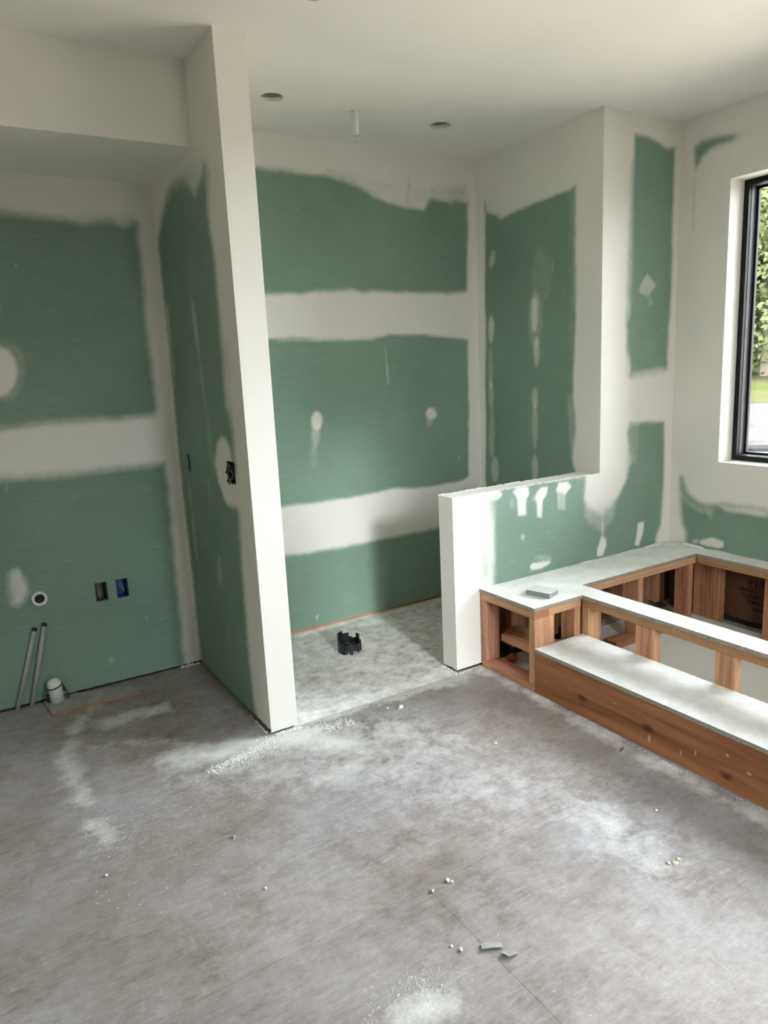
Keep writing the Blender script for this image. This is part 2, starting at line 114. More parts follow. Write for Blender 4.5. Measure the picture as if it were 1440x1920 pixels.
FLOOR_DUST = [(0.12,0.9,[(0.607,2.821),(0.699,2.831),(0.861,2.765),(0.982,2.77),(1.044,2.741),(1.169,2.736),(1.25,2.587),(1.362,2.42),(1.288,2.38),(1.152,2.496),(1.018,2.622),(0.798,2.655),(0.64,2.707)]),(0.015,0.5,[(1.216,2.836),(1.606,2.827),(2.05,2.846),(2.024,2.766),(2.025,2.702),(1.949,2.645),(1.532,2.702),(1.166,2.702)]),(0.15,0.22,[(0.813,2.828),(1.138,2.671),(1.674,2.478),(1.69,2.124),(1.279,2.051),(0.858,2.356),(0.526,2.598)]),(0.05,0.55,[(0.239,3.092),(0.352,3.41),(0.478,3.587),(0.567,3.592),(0.393,3.379),(0.283,3.112),(0.292,2.905),(0.277,2.652),(0.237,2.808),(0.217,3.008)]),(0.05,0.6,[(0.419,3.329),(0.602,3.353),(0.742,3.315),(0.768,3.227),(0.603,3.253),(0.454,3.211)]),(0.05,0.35,[(0.688,2.949),(0.429,3.086),(0.227,3.154),(0.223,3.13),(0.462,3.034),(0.679,2.917)]),(0.04,0.9,[(1.624,3.815),(1.817,3.81),(2.022,3.812),(2.191,3.801),(2.14,3.716),(1.998,3.734),(1.788,3.717),(1.596,3.717)]),(0.05,0.35,[(2.201,3.819),(2.681,3.751),(2.616,3.664),(2.156,3.679)]),(0.06,0.5,[(2.22,3.566),(2.18,3.539),(2.121,3.544),(2.058,3.58),(2.007,3.636),(1.982,3.699),(1.99,3.753),(2.029,3.782),(2.089,3.778),(2.155,3.741),(2.206,3.682),(2.23,3.618)]),(0.1,0.5,[(1.734,1.422),(1.696,1.414),(1.662,1.431),(1.641,1.467),(1.639,1.514),(1.656,1.56),(1.689,1.593),(1.729,1.603),(1.766,1.586),(1.787,1.546),(1.787,1.497),(1.768,1.451)]),(0.15,0.28,[(1.722,1.235),(1.666,1.227),(1.616,1.252),(1.584,1.303),(1.579,1.369),(1.603,1.435),(1.652,1.483),(1.714,1.496),(1.77,1.469),(1.802,1.41),(1.803,1.339),(1.772,1.275)]),(0.05,0.8,[(0.862,1.225),(0.847,1.213),(0.817,1.209),(0.782,1.214),(0.749,1.228),(0.728,1.245),(0.724,1.262),(0.737,1.275),(0.766,1.28),(0.803,1.275),(0.837,1.261),(0.859,1.243)]),(0.05,0.6,[(0.89,1.204),(0.882,1.199),(0.87,1.199),(0.858,1.204),(0.849,1.213),(0.845,1.224),(0.848,1.233),(0.856,1.238),(0.868,1.238),(0.88,1.233),(0.889,1.224),(0.893,1.213)]),(0.05,0.45,[(1.286,2.313),(1.256,2.279),(1.199,2.252),(1.129,2.24),(1.066,2.244),(1.025,2.263),(1.015,2.293),(1.04,2.326),(1.095,2.353),(1.165,2.368),(1.233,2.365),(1.278,2.344)]),(0.04,0.4,[(1.555,2.388),(1.514,2.348),(1.466,2.334),(1.422,2.349),(1.394,2.387),(1.389,2.441),(1.409,2.497),(1.449,2.54),(1.5,2.558),(1.547,2.543),(1.575,2.501),(1.578,2.443)]),(0.04,0.7,[(2.181,2.727),(2.198,2.346),(2.166,1.673),(2.16,1.201),(2.12,1.178),(2.118,1.684),(2.154,2.345),(2.143,2.723)]),(0.04,0.8,[(2.174,1.534),(2.157,1.532),(2.142,1.54),(2.131,1.557),(2.128,1.578),(2.135,1.599),(2.148,1.613),(2.165,1.616),(2.181,1.608),(2.192,1.59),(2.194,1.568),(2.188,1.548)]),(0.05,0.6,[(0.319,2.39),(0.305,2.387),(0.285,2.407),(0.264,2.445),(0.248,2.493),(0.24,2.537),(0.243,2.566),(0.257,2.571),(0.278,2.55),(0.3,2.509),(0.316,2.46),(0.323,2.417)]),(0.06,0.5,[(2.162,2.717),(2.121,2.685),(2.048,2.659),(1.964,2.647),(1.89,2.651),(1.845,2.67),(1.839,2.699),(1.875,2.731),(1.945,2.757),(2.031,2.771),(2.11,2.768),(2.158,2.748)]),(0.05,0.35,[(0.251,2.776),(0.244,2.747),(0.234,2.729),(0.225,2.727),(0.218,2.741),(0.215,2.768),(0.217,2.801),(0.224,2.831),(0.234,2.85),(0.244,2.852),(0.251,2.837),(0.254,2.809)]),(0.25,0.15,[(1.809,1.666),(1.697,1.627),(1.542,1.657),(1.38,1.744),(1.247,1.869),(1.173,2.006),(1.183,2.121),(1.282,2.18),(1.451,2.16),(1.638,2.061),(1.784,1.915),(1.844,1.769)])]
FLOOR_BARE = [(0.15,0.6,[(1.847,2.724),(2.128,2.662),(2.152,2.453),(2.082,2.233),(1.894,2.375),(1.804,2.577)]),(0.12,0.5,[(1.946,1.934),(2.179,1.867),(2.181,1.71),(1.993,1.705),(1.909,1.814)]),(0.2,0.5,[(-0.041,2.255),(0.398,2.115),(0.638,2.204),(0.554,2.066),(0.21,1.978),(-0.061,1.985)]),(0.15,0.5,[(0.206,1.957),(0.381,1.883),(0.355,1.74),(0.142,1.764),(0.052,1.846)]),(0.1,0.7,[(1.082,1.692),(1.207,1.665),(1.204,1.606),(1.061,1.605),(0.952,1.613)]),(0.06,0.6,[(0.647,3.265),(0.636,3.251),(0.616,3.249),(0.593,3.261),(0.572,3.283),(0.558,3.31),(0.556,3.334),(0.567,3.349),(0.587,3.351),(0.611,3.339),(0.633,3.316),(0.646,3.289)]),(0.05,0.5,[(1.745,2.309),(1.729,2.302),(1.711,2.307),(1.696,2.324),(1.687,2.349),(1.687,2.374),(1.696,2.394),(1.712,2.402),(1.731,2.397),(1.747,2.379),(1.755,2.354),(1.755,2.329)]),(0.1,0.45,[(1.51,1.388),(1.655,1.347),(1.604,1.264),(1.433,1.275)]),(0.15,0.5,[(2.021,1.512),(2.095,1.162),(1.997,1.104),(1.931,1.421)]),(0.15,0.5,[(0.006,2.89),(0.244,2.988),(0.235,2.565),(-0.02,2.536)])]

# ------------------------------------------------------------------ materials
def new_mat(name):
    m = bpy.data.materials.new(name)
    m.use_nodes = True
    return m, m.node_tree.nodes, m.node_tree.links, m.node_tree.nodes['Principled BSDF']

def N(nodes, kind, **kw):
    n = nodes.new(kind)
    for k, v in kw.items():
        if k in ('operation', 'blend_type', 'data_type', 'attribute_name', 'feature', 'wave_type', 'bands_direction', 'rings_direction', 'interpolation_type', 'distance', 'noise_dimensions', 'attribute_type'):
            setattr(n, k, v)
        else:
            n.inputs[k].default_value = v
    return n

def ramp(nodes, p0, c0, p1, c1, mid=None):
    r = nodes.new('ShaderNodeValToRGB')
    e = r.color_ramp.elements
    e[0].position, e[0].color = p0, (*c0, 1)
    e[1].position, e[1].color = p1, (*c1, 1)
    if mid:
        for p, c in mid:
            q = e.new(p)
            q.color = (*c, 1)
    return r

def mixc(nodes, links, fac, a, b, blend='MIX'):
    m = nodes.new('ShaderNodeMix')
    m.data_type = 'RGBA'
    m.blend_type = blend
    for sock, v in ((m.inputs['Factor'], fac), (m.inputs['A'], a), (m.inputs['B'], b)):
        if isinstance(v, (int, float)):
            sock.default_value = v
        elif isinstance(v, tuple):
            sock.default_value = (*v, 1)
        else:
            links.new(v, sock)
    # 'A'/'B' resolve to the float sockets first: pick the colour ones
    return m

def mix_rgb(nodes, links, fac, a, b, blend='MIX'):
    m = nodes.new('ShaderNodeMix')
    m.data_type = 'RGBA'
    m.blend_type = blend
    for sock, v in ((m.inputs[0], fac), (m.inputs[6], a), (m.inputs[7], b)):
        if isinstance(v, (int, float)):
            sock.default_value = v
        elif isinstance(v, tuple):
            sock.default_value = (*v, 1)
        else:
            links.new(v, sock)
    return m.outputs[2]

def math_node(nodes, links, op, a, b=None, clamp=False):
    m = nodes.new('ShaderNodeMath')
    m.operation = op
    m.use_clamp = clamp
    for i, v in enumerate((a, b)):
        if v is None:
            continue
        if isinstance(v, (int, float)):
            m.inputs[i].default_value = v
        else:
            links.new(v, m.inputs[i])
    return m.outputs[0]

def noise(nodes, links, vec, scale, detail=4, rough=0.55, dist=0.0):
    n = nodes.new('ShaderNodeTexNoise')
    n.inputs['Scale'].default_value = scale
    n.inputs['Detail'].default_value = detail
    n.inputs['Roughness'].default_value = rough
    n.inputs['Distortion'].default_value = dist
    links.new(vec, n.inputs['Vector'])
    return n.outputs[0]

def mapped(nodes, links, scale=(1, 1, 1), rot=(0, 0, 0), src='Object'):
    t = nodes.new('ShaderNodeTexCoord')
    mp = nodes.new('ShaderNodeMapping')
    mp.inputs['Scale'].default_value = scale
    mp.inputs['Rotation'].default_value = rot
    links.new(t.outputs[src], mp.inputs['Vector'])
    return mp.outputs[0]

def bump(nodes, links, bsdf, height, strength, dist):
    b = nodes.new('ShaderNodeBump')
    b.inputs['Strength'].default_value = strength
    b.inputs['Distance'].default_value = dist
    links.new(height, b.inputs['Height'])
    links.new(b.outputs[0], bsdf.inputs['Normal'])

MUD_COL = (0.815, 0.785, 0.735)
GREEN_COL = (0.197, 0.290, 0.228)

def mat_drywall():
    m, n, l, b = new_mat('greenboard_with_joint_compound')
    v = mapped(n, l)
    at = n.new('ShaderNodeAttribute')
    at.attribute_name = 'mud'
    mud = at.outputs['Fac']
    n1 = noise(n, l, v, 14, 5, 0.65)
    n2 = noise(n, l, v, 160, 3, 0.7)
    vs_ = mapped(n, l, (3, 3, 45))
    n3 = noise(n, l, vs_, 5, 4, 0.6)
    nn = math_node(n, l, 'ADD', math_node(n, l, 'MULTIPLY', n1, 0.50), math_node(n, l, 'MULTIPLY', n2, 0.50))
    nn = math_node(n, l, 'SUBTRACT', nn, 0.5)
    inv = math_node(n, l, 'SUBTRACT', 1.0, mud)
    band = math_node(n, l, 'MULTIPLY', math_node(n, l, 'MULTIPLY', mud, inv), 3.4)
    mm = math_node(n, l, 'ADD', mud, math_node(n, l, 'MULTIPLY', nn, band), clamp=True)
    r = ramp(n, 0.04, (0, 0, 0), 0.96, (1, 1, 1))
    r.color_ramp.interpolation = 'EASE'
    l.new(mm, r.inputs[0])
    big = noise(n, l, v, 1.6, 3, 0.5)
    g = ramp(n, 0.3, tuple(c * 0.90 for c in GREEN_COL), 0.7, tuple(c * 1.10 for c in GREEN_COL))
    l.new(big, g.inputs[0])
    # thin film of sanding dust on the paper, laid in fine horizontal strokes
    dustf = math_node(n, l, 'MULTIPLY', math_node(n, l, 'SUBTRACT', n3, 0.40, clamp=True), 0.32, clamp=True)
    g2 = mix_rgb(n, l, dustf, g.outputs[0], (0.55, 0.60, 0.56))
    fn = ramp(n, 0.70, (0, 0, 0), 0.78, (1, 1, 1))
    l.new(noise(n, l, v, 60, 2, 0.5), fn.inputs[0])
    g3 = mix_rgb(n, l, math_node(n, l, 'MULTIPLY', fn.outputs[0], 0.35), g2, (0.6, 0.65, 0.6))
    w1 = ramp(n, 0.3, tuple(c * 0.965 for c in MUD_COL), 0.7, MUD_COL)
    l.new(noise(n, l, v, 3.5, 4, 0.6), w1.inputs[0])
    c = mix_rgb(n, l, r.outputs[0], g3, w1.outputs[0])
    l.new(c, b.inputs['Base Color'])
    b.inputs['Roughness'].default_value = 0.78
    b.inputs['Specular IOR Level'].default_value = 0.25
    hgt = math_node(n, l, 'ADD', math_node(n, l, 'MULTIPLY', r.outputs[0], 1.0), math_node(n, l, 'MULTIPLY', n2, 0.15))
    bump(n, l, b, hgt, 0.35, 0.0015)
    return m

def mat_plain(name, col, rough=0.6, noise_scale=20, var=0.06, metal=0.0, spec=0.5, bumpd=0.0):
    m, n, l, b = new_mat(name)
    v = mapped(n, l)
    r = ramp(n, 0.3, tuple(c * (1 - var) for c in col), 0.7, tuple(min(1, c * (1 + var)) for c in col))
    nz = noise(n, l, v, noise_scale, 4, 0.6)
    l.new(nz, r.inputs[0])
    l.new(r.outputs[0], b.inputs['Base Color'])
    b.inputs['Roughness'].default_value = rough
    b.inputs['Metallic'].default_value = metal
    b.inputs['Specular IOR Level'].default_value = spec
    if bumpd:
        bump(n, l, b, nz, 0.5, bumpd)
    return m

def mat_wood(name, axis, base, dark, warp=1.0):
    m, n, l, b = new_mat(name)
    sc = [26.0, 26.0, 26.0]
    sc[axis] = 1.3
    v = mapped(n, l, tuple(sc))
    oi = n.new('ShaderNodeObjectInfo')
    off = n.new('ShaderNodeVectorMath')
    off.operation = 'ADD'
    l.new(v, off.inputs[0])
    cmb = n.new('ShaderNodeCombineXYZ')
    rr = math_node(n, l, 'MULTIPLY', oi.outputs['Random'], 37.0)
    for i in range(3):
        l.new(rr, cmb.inputs[i])
    l.new(cmb.outputs[0], off.inputs[1])
    vv = off.outputs[0]
    n1 = noise(n, l, vv, 1.0, 5, 0.6, 0.6)
    n2 = noise(n, l, vv, 5.0, 4, 0.7, 0.2)
    f = math_node(n, l, 'ADD', math_node(n, l, 'MULTIPLY', n1, 0.7), math_node(n, l, 'MULTIPLY', n2, 0.3))
    r = ramp(n, 0.38, dark, 0.60, base, mid=[(0.47, tuple((a + c) / 2 for a, c in zip(base, dark)))])
    l.new(f, r.inputs[0])
    tint = n.new('ShaderNodeHueSaturation')
    l.new(r.outputs[0], tint.inputs['Color'])
    hue = math_node(n, l, 'ADD', math_node(n, l, 'MULTIPLY', oi.outputs['Random'], 0.022), 0.489)
    l.new(hue, tint.inputs['Hue'])
    val = math_node(n, l, 'ADD', math_node(n, l, 'MULTIPLY', oi.outputs['Random'], 0.28), 0.86)
    l.new(val, tint.inputs['Value'])
    # flecks of plaster dust
    vd = mapped(n, l)
    d = ramp(n, 0.56, (0, 0, 0), 0.80, (1, 1, 1))
    l.new(noise(n, l, vd, 18, 6, 0.75), d.inputs[0])
    c = mix_rgb(n, l, math_node(n, l, 'MULTIPLY', d.outputs[0], 0.35), tint.outputs[0], (0.72, 0.68, 0.62))
    l.new(c, b.inputs['Base Color'])
    b.inputs['Roughness'].default_value = 0.7
    b.inputs['Specular IOR Level'].default_value = 0.25
    bump(n, l, b, f, 0.3, 0.001)
    return m

def mat_end_grain():
    m, n, l, b = new_mat('end_grain')
    v = mapped(n, l)
    wv = n.new('ShaderNodeTexWave')
    wv.wave_type = 'RINGS'
    wv.rings_direction = 'Y'
    wv.inputs['Scale'].default_value = 55
    wv.inputs['Distortion'].default_value = 1.5
    l.new(v, wv.inputs['Vector'])
    r = ramp(n, 0.2, (0.26, 0.09, 0.045), 0.8, (0.50, 0.22, 0.12))
    l.new(wv.outputs[0], r.inputs[0])
    l.new(r.outputs[0], b.inputs['Base Color'])
    b.inputs['Roughness'].default_value = 0.85
    return m

def mat_dusty_top():
    m, n, l, b = new_mat('dust_covered_board')
    v = mapped(n, l)
    r = ramp(n, 0.28, (0.70, 0.69, 0.66), 0.60, (0.90, 0.90, 0.89))
    nz = noise(n, l, v, 7, 6, 0.7)
    l.new(nz, r.inputs[0])
    sp = n.new('ShaderNodeTexVoronoi')
    sp.inputs['Scale'].default_value = 55
    l.new(v, sp.inputs['Vector'])
    sr = ramp(n, 0.07, (1, 1, 1), 0.12, (0, 0, 0))
    l.new(sp.outputs['Distance'], sr.inputs[0])
    gate = ramp(n, 0.52, (0, 0, 0), 0.60, (1, 1, 1))
    l.new(noise(n, l, v, 9, 3, 0.6), gate.inputs[0])
    sm = math_node(n, l, 'MULTIPLY', math_node(n, l, 'MULTIPLY', sr.outputs[0], gate.outputs[0]), 0.7)
    c = mix_rgb(n, l, sm, r.outputs[0], (0.32, 0.28, 0.24))
    st = mapped(n, l, (6, 60, 1), (0, 0, 0.6))
    s2 = ramp(n, 0.60, (0, 0, 0), 0.72, (1, 1, 1))
    l.new(noise(n, l, st, 2, 4, 0.6), s2.inputs[0])
    c = mix_rgb(n, l, math_node(n, l, 'MULTIPLY', s2.outputs[0], 0.35), c, (0.52, 0.49, 0.46))
    l.new(c, b.inputs['Base Color'])
    b.inputs['Roughness'].default_value = 0.85
    b.inputs['Specular IOR Level'].default_value = 0.2
    bump(n, l, b, nz, 0.4, 0.002)
    return m

def mat_particle_edge():
    m, n, l, b = new_mat('particle_board_edge')
    v = mapped(n, l)
    r = ramp(n, 0.33, (0.13, 0.11, 0.085), 0.66, (0.46, 0.41, 0.33))
    l.new(noise(n, l, v, 190, 4, 0.75), r.inputs[0])
    l.new(r.outputs[0], b.inputs['Base Color'])
    b.inputs['Roughness'].default_value = 0.95
    return m

def mat_floor():
    m, n, l, b = new_mat('dusty_subfloor')
    v = mapped(n, l)
    ad = n.new('ShaderNodeAttribute')
    ad.attribute_name = 'dust'
    ab = n.new('ShaderNodeAttribute')
    ab.attribute_name = 'bare'
    oi = n.new('ShaderNodeObjectInfo')
    n1 = noise(n, l, v, 2.2, 7, 0.70, 0.15)
    n2 = noise(n, l, v, 13, 9, 0.80, 0.15)
    st = mapped(n, l, (4, 22, 1), (0, 0, -0.12))
    n3 = noise(n, l, st, 3, 8, 0.78, 0.2)
    f = math_node(n, l, 'ADD', math_node(n, l, 'MULTIPLY', n1, 0.42),
                  math_node(n, l, 'ADD', math_node(n, l, 'MULTIPLY', n2, 0.34), math_node(n, l, 'MULTIPLY', n3, 0.24)))
    r = ramp(n, 0.38, (0.17, 0.142, 0.130), 0.60, (0.42, 0.405, 0.41), mid=[(0.45, (0.262, 0.236, 0.226)), (0.52, (0.34, 0.322, 0.322))])
    l.new(f, r.inputs[0])
    hue = ramp(n, 0.45, (1.0, 0.95, 0.92), 0.6, (0.99, 0.99, 1.01))
    l.new(noise(n, l, v, 1.1, 3, 0.5), hue.inputs[0])
    c = mix_rgb(n, l, 1.0, r.outputs[0], hue.outputs[0], 'MULTIPLY')
    # fibres and scratches
    for k, (sc, rot, lo, amt, colr) in enumerate((((13, 42, 1), 0.35, 0.56, 0.30, (0.58, 0.575, 0.58)), ((34, 11, 1), 0.5, 0.58, 0.28, (0.58, 0.575, 0.58)), ((12, 46, 1), -0.25, 0.56, 0.38, (0.125, 0.11, 0.105)), ((3, 90, 1), 0.2, 0.68, 0.30, (0.62, 0.62, 0.62)))):
        vv = mapped(n, l, sc, (0, 0, rot))
        q = ramp(n, lo, (0, 0, 0), lo + 0.12, (1, 1, 1))
        l.new(noise(n, l, vv, 1.1, 7, 0.72, 0.9), q.inputs[0])
        c = mix_rgb(n, l, math_node(n, l, 'MULTIPLY', q.outputs[0], amt), c, colr)
    # bare, browner wood where the dust is scuffed away
    bm_ = math_node(n, l, 'MULTIPLY', ab.outputs['Fac'], math_node(n, l, 'ADD', n2, 0.35), clamp=True)
    c = mix_rgb(n, l, math_node(n, l, 'MULTIPLY', bm_, 0.8), c, (0.19, 0.155, 0.145))
    # dark fine grain
    q = ramp(n, 0.30, (1, 1, 1), 0.42, (0, 0, 0))
    l.new(noise(n, l, v, 48, 6, 0.85), q.inputs[0])
    c = mix_rgb(n, l, math_node(n, l, 'MULTIPLY', q.outputs[0], 0.55), c, (0.16, 0.145, 0.14))
    # powder
    pw = math_node(n, l, 'SUBTRACT', math_node(n, l, 'ADD', math_node(n, l, 'MULTIPLY', ad.outputs['Fac'], 1.15), math_node(n, l, 'MULTIPLY', math_node(n, l, 'SUBTRACT', n2, 0.5), 1.9)), 0.05, clamp=True)
    fine = noise(n, l, v, 120, 4, 0.8)
    pw2 = math_node(n, l, 'MULTIPLY', pw, math_node(n, l, 'ADD', math_node(n, l, 'MULTIPLY', fine, 1.2), 0.45), clamp=True)
    gate = math_node(n, l, 'MULTIPLY', ad.outputs['Fac'], 6.0, clamp=True)
    c = mix_rgb(n, l, math_node(n, l, 'MULTIPLY', pw2, gate), c, (0.76, 0.76, 0.735))
    # stray white specks everywhere
    sp = n.new('ShaderNodeTexVoronoi')
    sp.inputs['Scale'].default_value = 26
    l.new(v, sp.inputs['Vector'])
    sr = ramp(n, 0.035, (1, 1, 1), 0.055, (0, 0, 0))
    l.new(sp.outputs['Distance'], sr.inputs[0])
    g2 = ramp(n, 0.55, (0, 0, 0), 0.62, (1, 1, 1))
    l.new(noise(n, l, v, 5, 2, 0.5), g2.inputs[0])
    c = mix_rgb(n, l, math_node(n, l, 'MULTIPLY', sr.outputs[0], g2.outputs[0]), c, (0.8, 0.8, 0.78))
    # each sheet has its own tone; the shower one is lightened in place of light
    tn = math_node(n, l, 'ADD', math_node(n, l, 'MULTIPLY', oi.outputs['Random'], 0.0), 1.0)
    at = n.new('ShaderNodeAttribute')
    at.attribute_name = 'tone'
    hs = n.new('ShaderNodeHueSaturation')
    l.new(c, hs.inputs['Color'])
    l.new(at.outputs['Fac'], hs.inputs['Value'])
    l.new(hs.outputs[0], b.inputs['Base Color'])
    b.inputs['Roughness'].default_value = 0.55
    b.inputs['Specular IOR Level'].default_value = 0.35
    bump(n, l, b, math_node(n, l, 'ADD', n2, math_node(n, l, 'MULTIPLY', pw2, 1.5)), 0.35, 0.002)
    return m

def mat_riser():
    m, n, l, b = new_mat('douglas_fir_riser_board')
    v = mapped(n, l, (20, 1.2, 22))
    n1 = noise(n, l, v, 1, 6, 0.65, 0.8)
    r = ramp(n, 0.32, (0.19, 0.072, 0.030), 0.68, (0.40, 0.17, 0.072), mid=[(0.5, (0.30, 0.12, 0.05))])
    l.new(n1, r.inputs[0])
    c = r.outputs[0]
    v0 = mapped(n, l)
    geo = n.new('ShaderNodeNewGeometry')
    for (ky, kz, s) in ((2.061, 0.086, 0.020), (1.72, 0.092, 0.024), (1.383, 0.05, 0.022), (0.9, 0.12, 0.02)):
        mp = n.new('ShaderNodeVectorMath')
        mp.operation = 'SUBTRACT'
        l.new(geo.outputs['Position'], mp.inputs[0])
        mp.inputs[1].default_value = (XD0, ky, kz)
        ms = n.new('ShaderNodeVectorMath')
        ms.operation = 'MULTIPLY'
        l.new(mp.outputs[0], ms.inputs[0])
        ms.inputs[1].default_value = (0, 0.62 / s, 1.0 / s)
        ln = n.new('ShaderNodeVectorMath')
        ln.operation = 'LENGTH'
        l.new(ms.outputs[0], ln.inputs[0])
        dd = math_node(n, l, 'ADD', ln.outputs['Value'], math_node(n, l, 'MULTIPLY', math_node(n, l, 'SUBTRACT', n1, 0.5), 0.8))
        k = ramp(n, 0.25, (1, 1, 1), 1.0, (0, 0, 0), mid=[(0.5, (0.45, 0.45, 0.45)), (0.6, (0.75, 0.75, 0.75)), (0.7, (0.2, 0.2, 0.2))])
        l.new(dd, k.inputs[0])
        c = mix_rgb(n, l, math_node(n, l, 'MULTIPLY', k.outputs[0], 0.85), c, (0.06, 0.022, 0.012))
    for (ky, kz, sy, sz) in ((1.711, 0.045, 0.008, 0.022), (1.569, 0.053, 0.0035, 0.012), (1.507, 0.083, 0.003, 0.012), (1.382, 0.131, 0.006, 0.006), (2.25, 0.19, 0.004, 0.003), (1.30, 0.10, 0.01, 0.004), (1.885, 0.13, 0.008, 0.003)):
        mp = n.new('ShaderNodeVectorMath')
        mp.operation = 'SUBTRACT'
        l.new(geo.outputs['Position'], mp.inputs[0])
        mp.inputs[1].default_value = (XD0, ky, kz)
        ms = n.new('ShaderNodeVectorMath')
        ms.operation = 'MULTIPLY'
        l.new(mp.outputs[0], ms.inputs[0])
        ms.inputs[1].default_value = (0, 1 / sy, 1 / sz)
        ln = n.new('ShaderNodeVectorMath')
        ln.operation = 'LENGTH'
        l.new(ms.outputs[0], ln.inputs[0])
        k = ramp(n, 0.7, (1, 1, 1), 1.0, (0, 0, 0))
        l.new(math_node(n, l, 'ADD', ln.outputs['Value'], math_node(n, l, 'MULTIPLY', math_node(n, l, 'SUBTRACT', n1, 0.5), 1.5)), k.inputs[0])
        c = mix_rgb(n, l, math_node(n, l, 'MULTIPLY', k.outputs[0], 0.75), c, (0.62, 0.48, 0.36))
    d = ramp(n, 0.60, (0, 0, 0), 0.85, (1, 1, 1))
    l.new(noise(n, l, v0, 9, 6, 0.75), d.inputs[0])
    c = mix_rgb(n, l, math_node(n, l, 'MULTIPLY', d.outputs[0], 0.3), c, (0.55, 0.42, 0.33))
    l.new(c, b.inputs['Base Color'])
    b.inputs['Roughness'].default_value = 0.62
    b.inputs['Specular IOR Level'].default_value = 0.3
    bump(n, l, b, n1, 0.25, 0.001)
    return m

def mat_glass():
    m, n, l, b = new_mat('window_glass')
    out = n['Material Output']
    n.remove(b)
    tr = n.new('ShaderNodeBsdfTransparent')
    tr.inputs[0].default_value = (0.93, 0.95, 0.94, 1)
    gl = n.new('ShaderNodeBsdfGlossy')
    gl.inputs['Roughness'].default_value = 0.02
    fr = n.new('ShaderNodeFresnel')
    fr.inputs[0].default_value = 1.45
    mx = n.new('ShaderNodeMixShader')
    l.new(fr.outputs[0], mx.inputs[0])
    l.new(tr.outputs[0], mx.inputs[1])
    l.new(gl.outputs[0], mx.inputs[2])
    l.new(mx.outputs[0], out.inputs[0])
    return m

def mat_leaves(name, c0, c1):
    m, n, l, b = new_mat(name)
    v = mapped(n, l)
    r = ramp(n, 0.35, c0, 0.65, c1)
    l.new(noise(n, l, v, 1.1, 5, 0.7), r.inputs[0])
    l.new(r.outputs[0], b.inputs['Base Color'])
    b.inputs['Roughness'].default_value = 0.9
    b.inputs['Specular IOR Level'].default_value = 0.0
    return m

def mat_ground():
    m, n, l, b = new_mat('pale_gravel_yard')
    v = mapped(n, l)
    r = ramp(n, 0.35, (0.036, 0.0325, 0.030), 0.65, (0.058, 0.054, 0.051))
    l.new(noise(n, l, v, 0.6, 8, 0.75), r.inputs[0])
    l.new(r.outputs[0], b.inputs['Base Color'])
    b.inputs['Roughness'].default_value = 0.95
    b.inputs['Specular IOR Level'].default_value = 0.0
    return m

def mat_lawn():
    m, n, l, b = new_mat('dry_lawn')
    v = mapped(n, l, (1, 1, 1))
    r = ramp(n, 0.35, (0.036, 0.034, 0.014), 0.65, (0.026, 0.036, 0.007), mid=[(0.5, (0.040, 0.036, 0.017))])
    l.new(noise(n, l, v, 0.13, 4, 0.6), r.inputs[0])
    l.new(r.outputs[0], b.inputs['Base Color'])
    b.inputs['Roughness'].default_value = 0.95
    b.inputs['Specular IOR Level'].default_value = 0.0
    return m

M_DRY = mat_drywall()
M_JOINT = mat_plain('dust_filled_joint', (0.36, 0.35, 0.34), 0.9, 12, 0.5)
M_RAW = mat_plain('unfinished_olive_board', (0.36, 0.36, 0.29), 0.9, 3, 0.08)
M_WHITE = mat_plain('smooth_primed_plaster', (0.815, 0.785, 0.735), 0.8, 3, 0.02, spec=0.25)
M_CEIL = mat_plain('skimmed_ceiling', (0.87, 0.835, 0.79), 0.85, 2.5, 0.02, spec=0.2)
LIGHT = (0.60, 0.325, 0.185)
DARK = (0.34, 0.150, 0.078)
M_WX = mat_wood('fir_grain_x', 0, LIGHT, DARK)
M_WY = mat_wood('fir_grain_y', 1, LIGHT, DARK)
M_WZ = mat_wood('fir_grain_z', 2, LIGHT, DARK)
M_WYG = mat_wood('golden_fir_grain_y', 1, (0.48, 0.29, 0.13), (0.33, 0.18, 0.075))
M_END = mat_end_grain()
M_TOP = mat_dusty_top()
M_EDGE = mat_particle_edge()
M_FLOOR = mat_floor()
M_RISER = mat_riser()
M_GLASS = mat_glass()
M_BLACK = mat_plain('black_plastic', (0.012, 0.012, 0.013), 0.4, 30, 0.1)
M_FRAME = mat_plain('black_window_frame', (0.006, 0.006, 0.0065), 0.6, 30, 0.1, spec=0.25)
M_LITFRAME = mat_plain('frame_grey_lit_tone', (0.06, 0.06, 0.064), 0.6, 30, 0.1)  # black frame lightened to grey where its return catches light
M_PVC = mat_plain('white_pvc', (0.72, 0.72, 0.70), 0.4, 20, 0.04)
M_CONDUIT = mat_plain('grey_conduit', (0.36, 0.37, 0.35), 0.5, 40, 0.12)
M_BLUE = mat_plain('blue_box_plastic', (0.02, 0.05, 0.20), 0.5, 40, 0.15)
M_BROWNBOX = mat_plain('dark_brown_box', (0.10, 0.07, 0.055), 0.6, 40, 0.2)
M_VOIDSHADE = mat_plain('painted_void_shade', (0.02, 0.018, 0.016), 0.9, 20, 0.2)  # near-black colour stands in for shade in gaps and pipe mouths
M_WIRE = mat_plain('grey_wire', (0.35, 0.33, 0.31), 0.5, 40, 0.1)
M_KRAFT = mat_plain('kraft_paper', (0.09, 0.038, 0.018), 0.7, 14, 0.25, bumpd=0.004)
M_PRINT = mat_plain('dark_red_print', (0.035, 0.006, 0.005), 0.7, 40, 0.15)
M_METAL = mat_plain('galvanised_metal', (0.50, 0.50, 0.47), 0.5, 40, 0.12, metal=0.2)
M_BLOCKTOP = mat_plain('dusty_abrasive_face', (0.62, 0.63, 0.63), 0.9, 60, 0.12, bumpd=0.001)
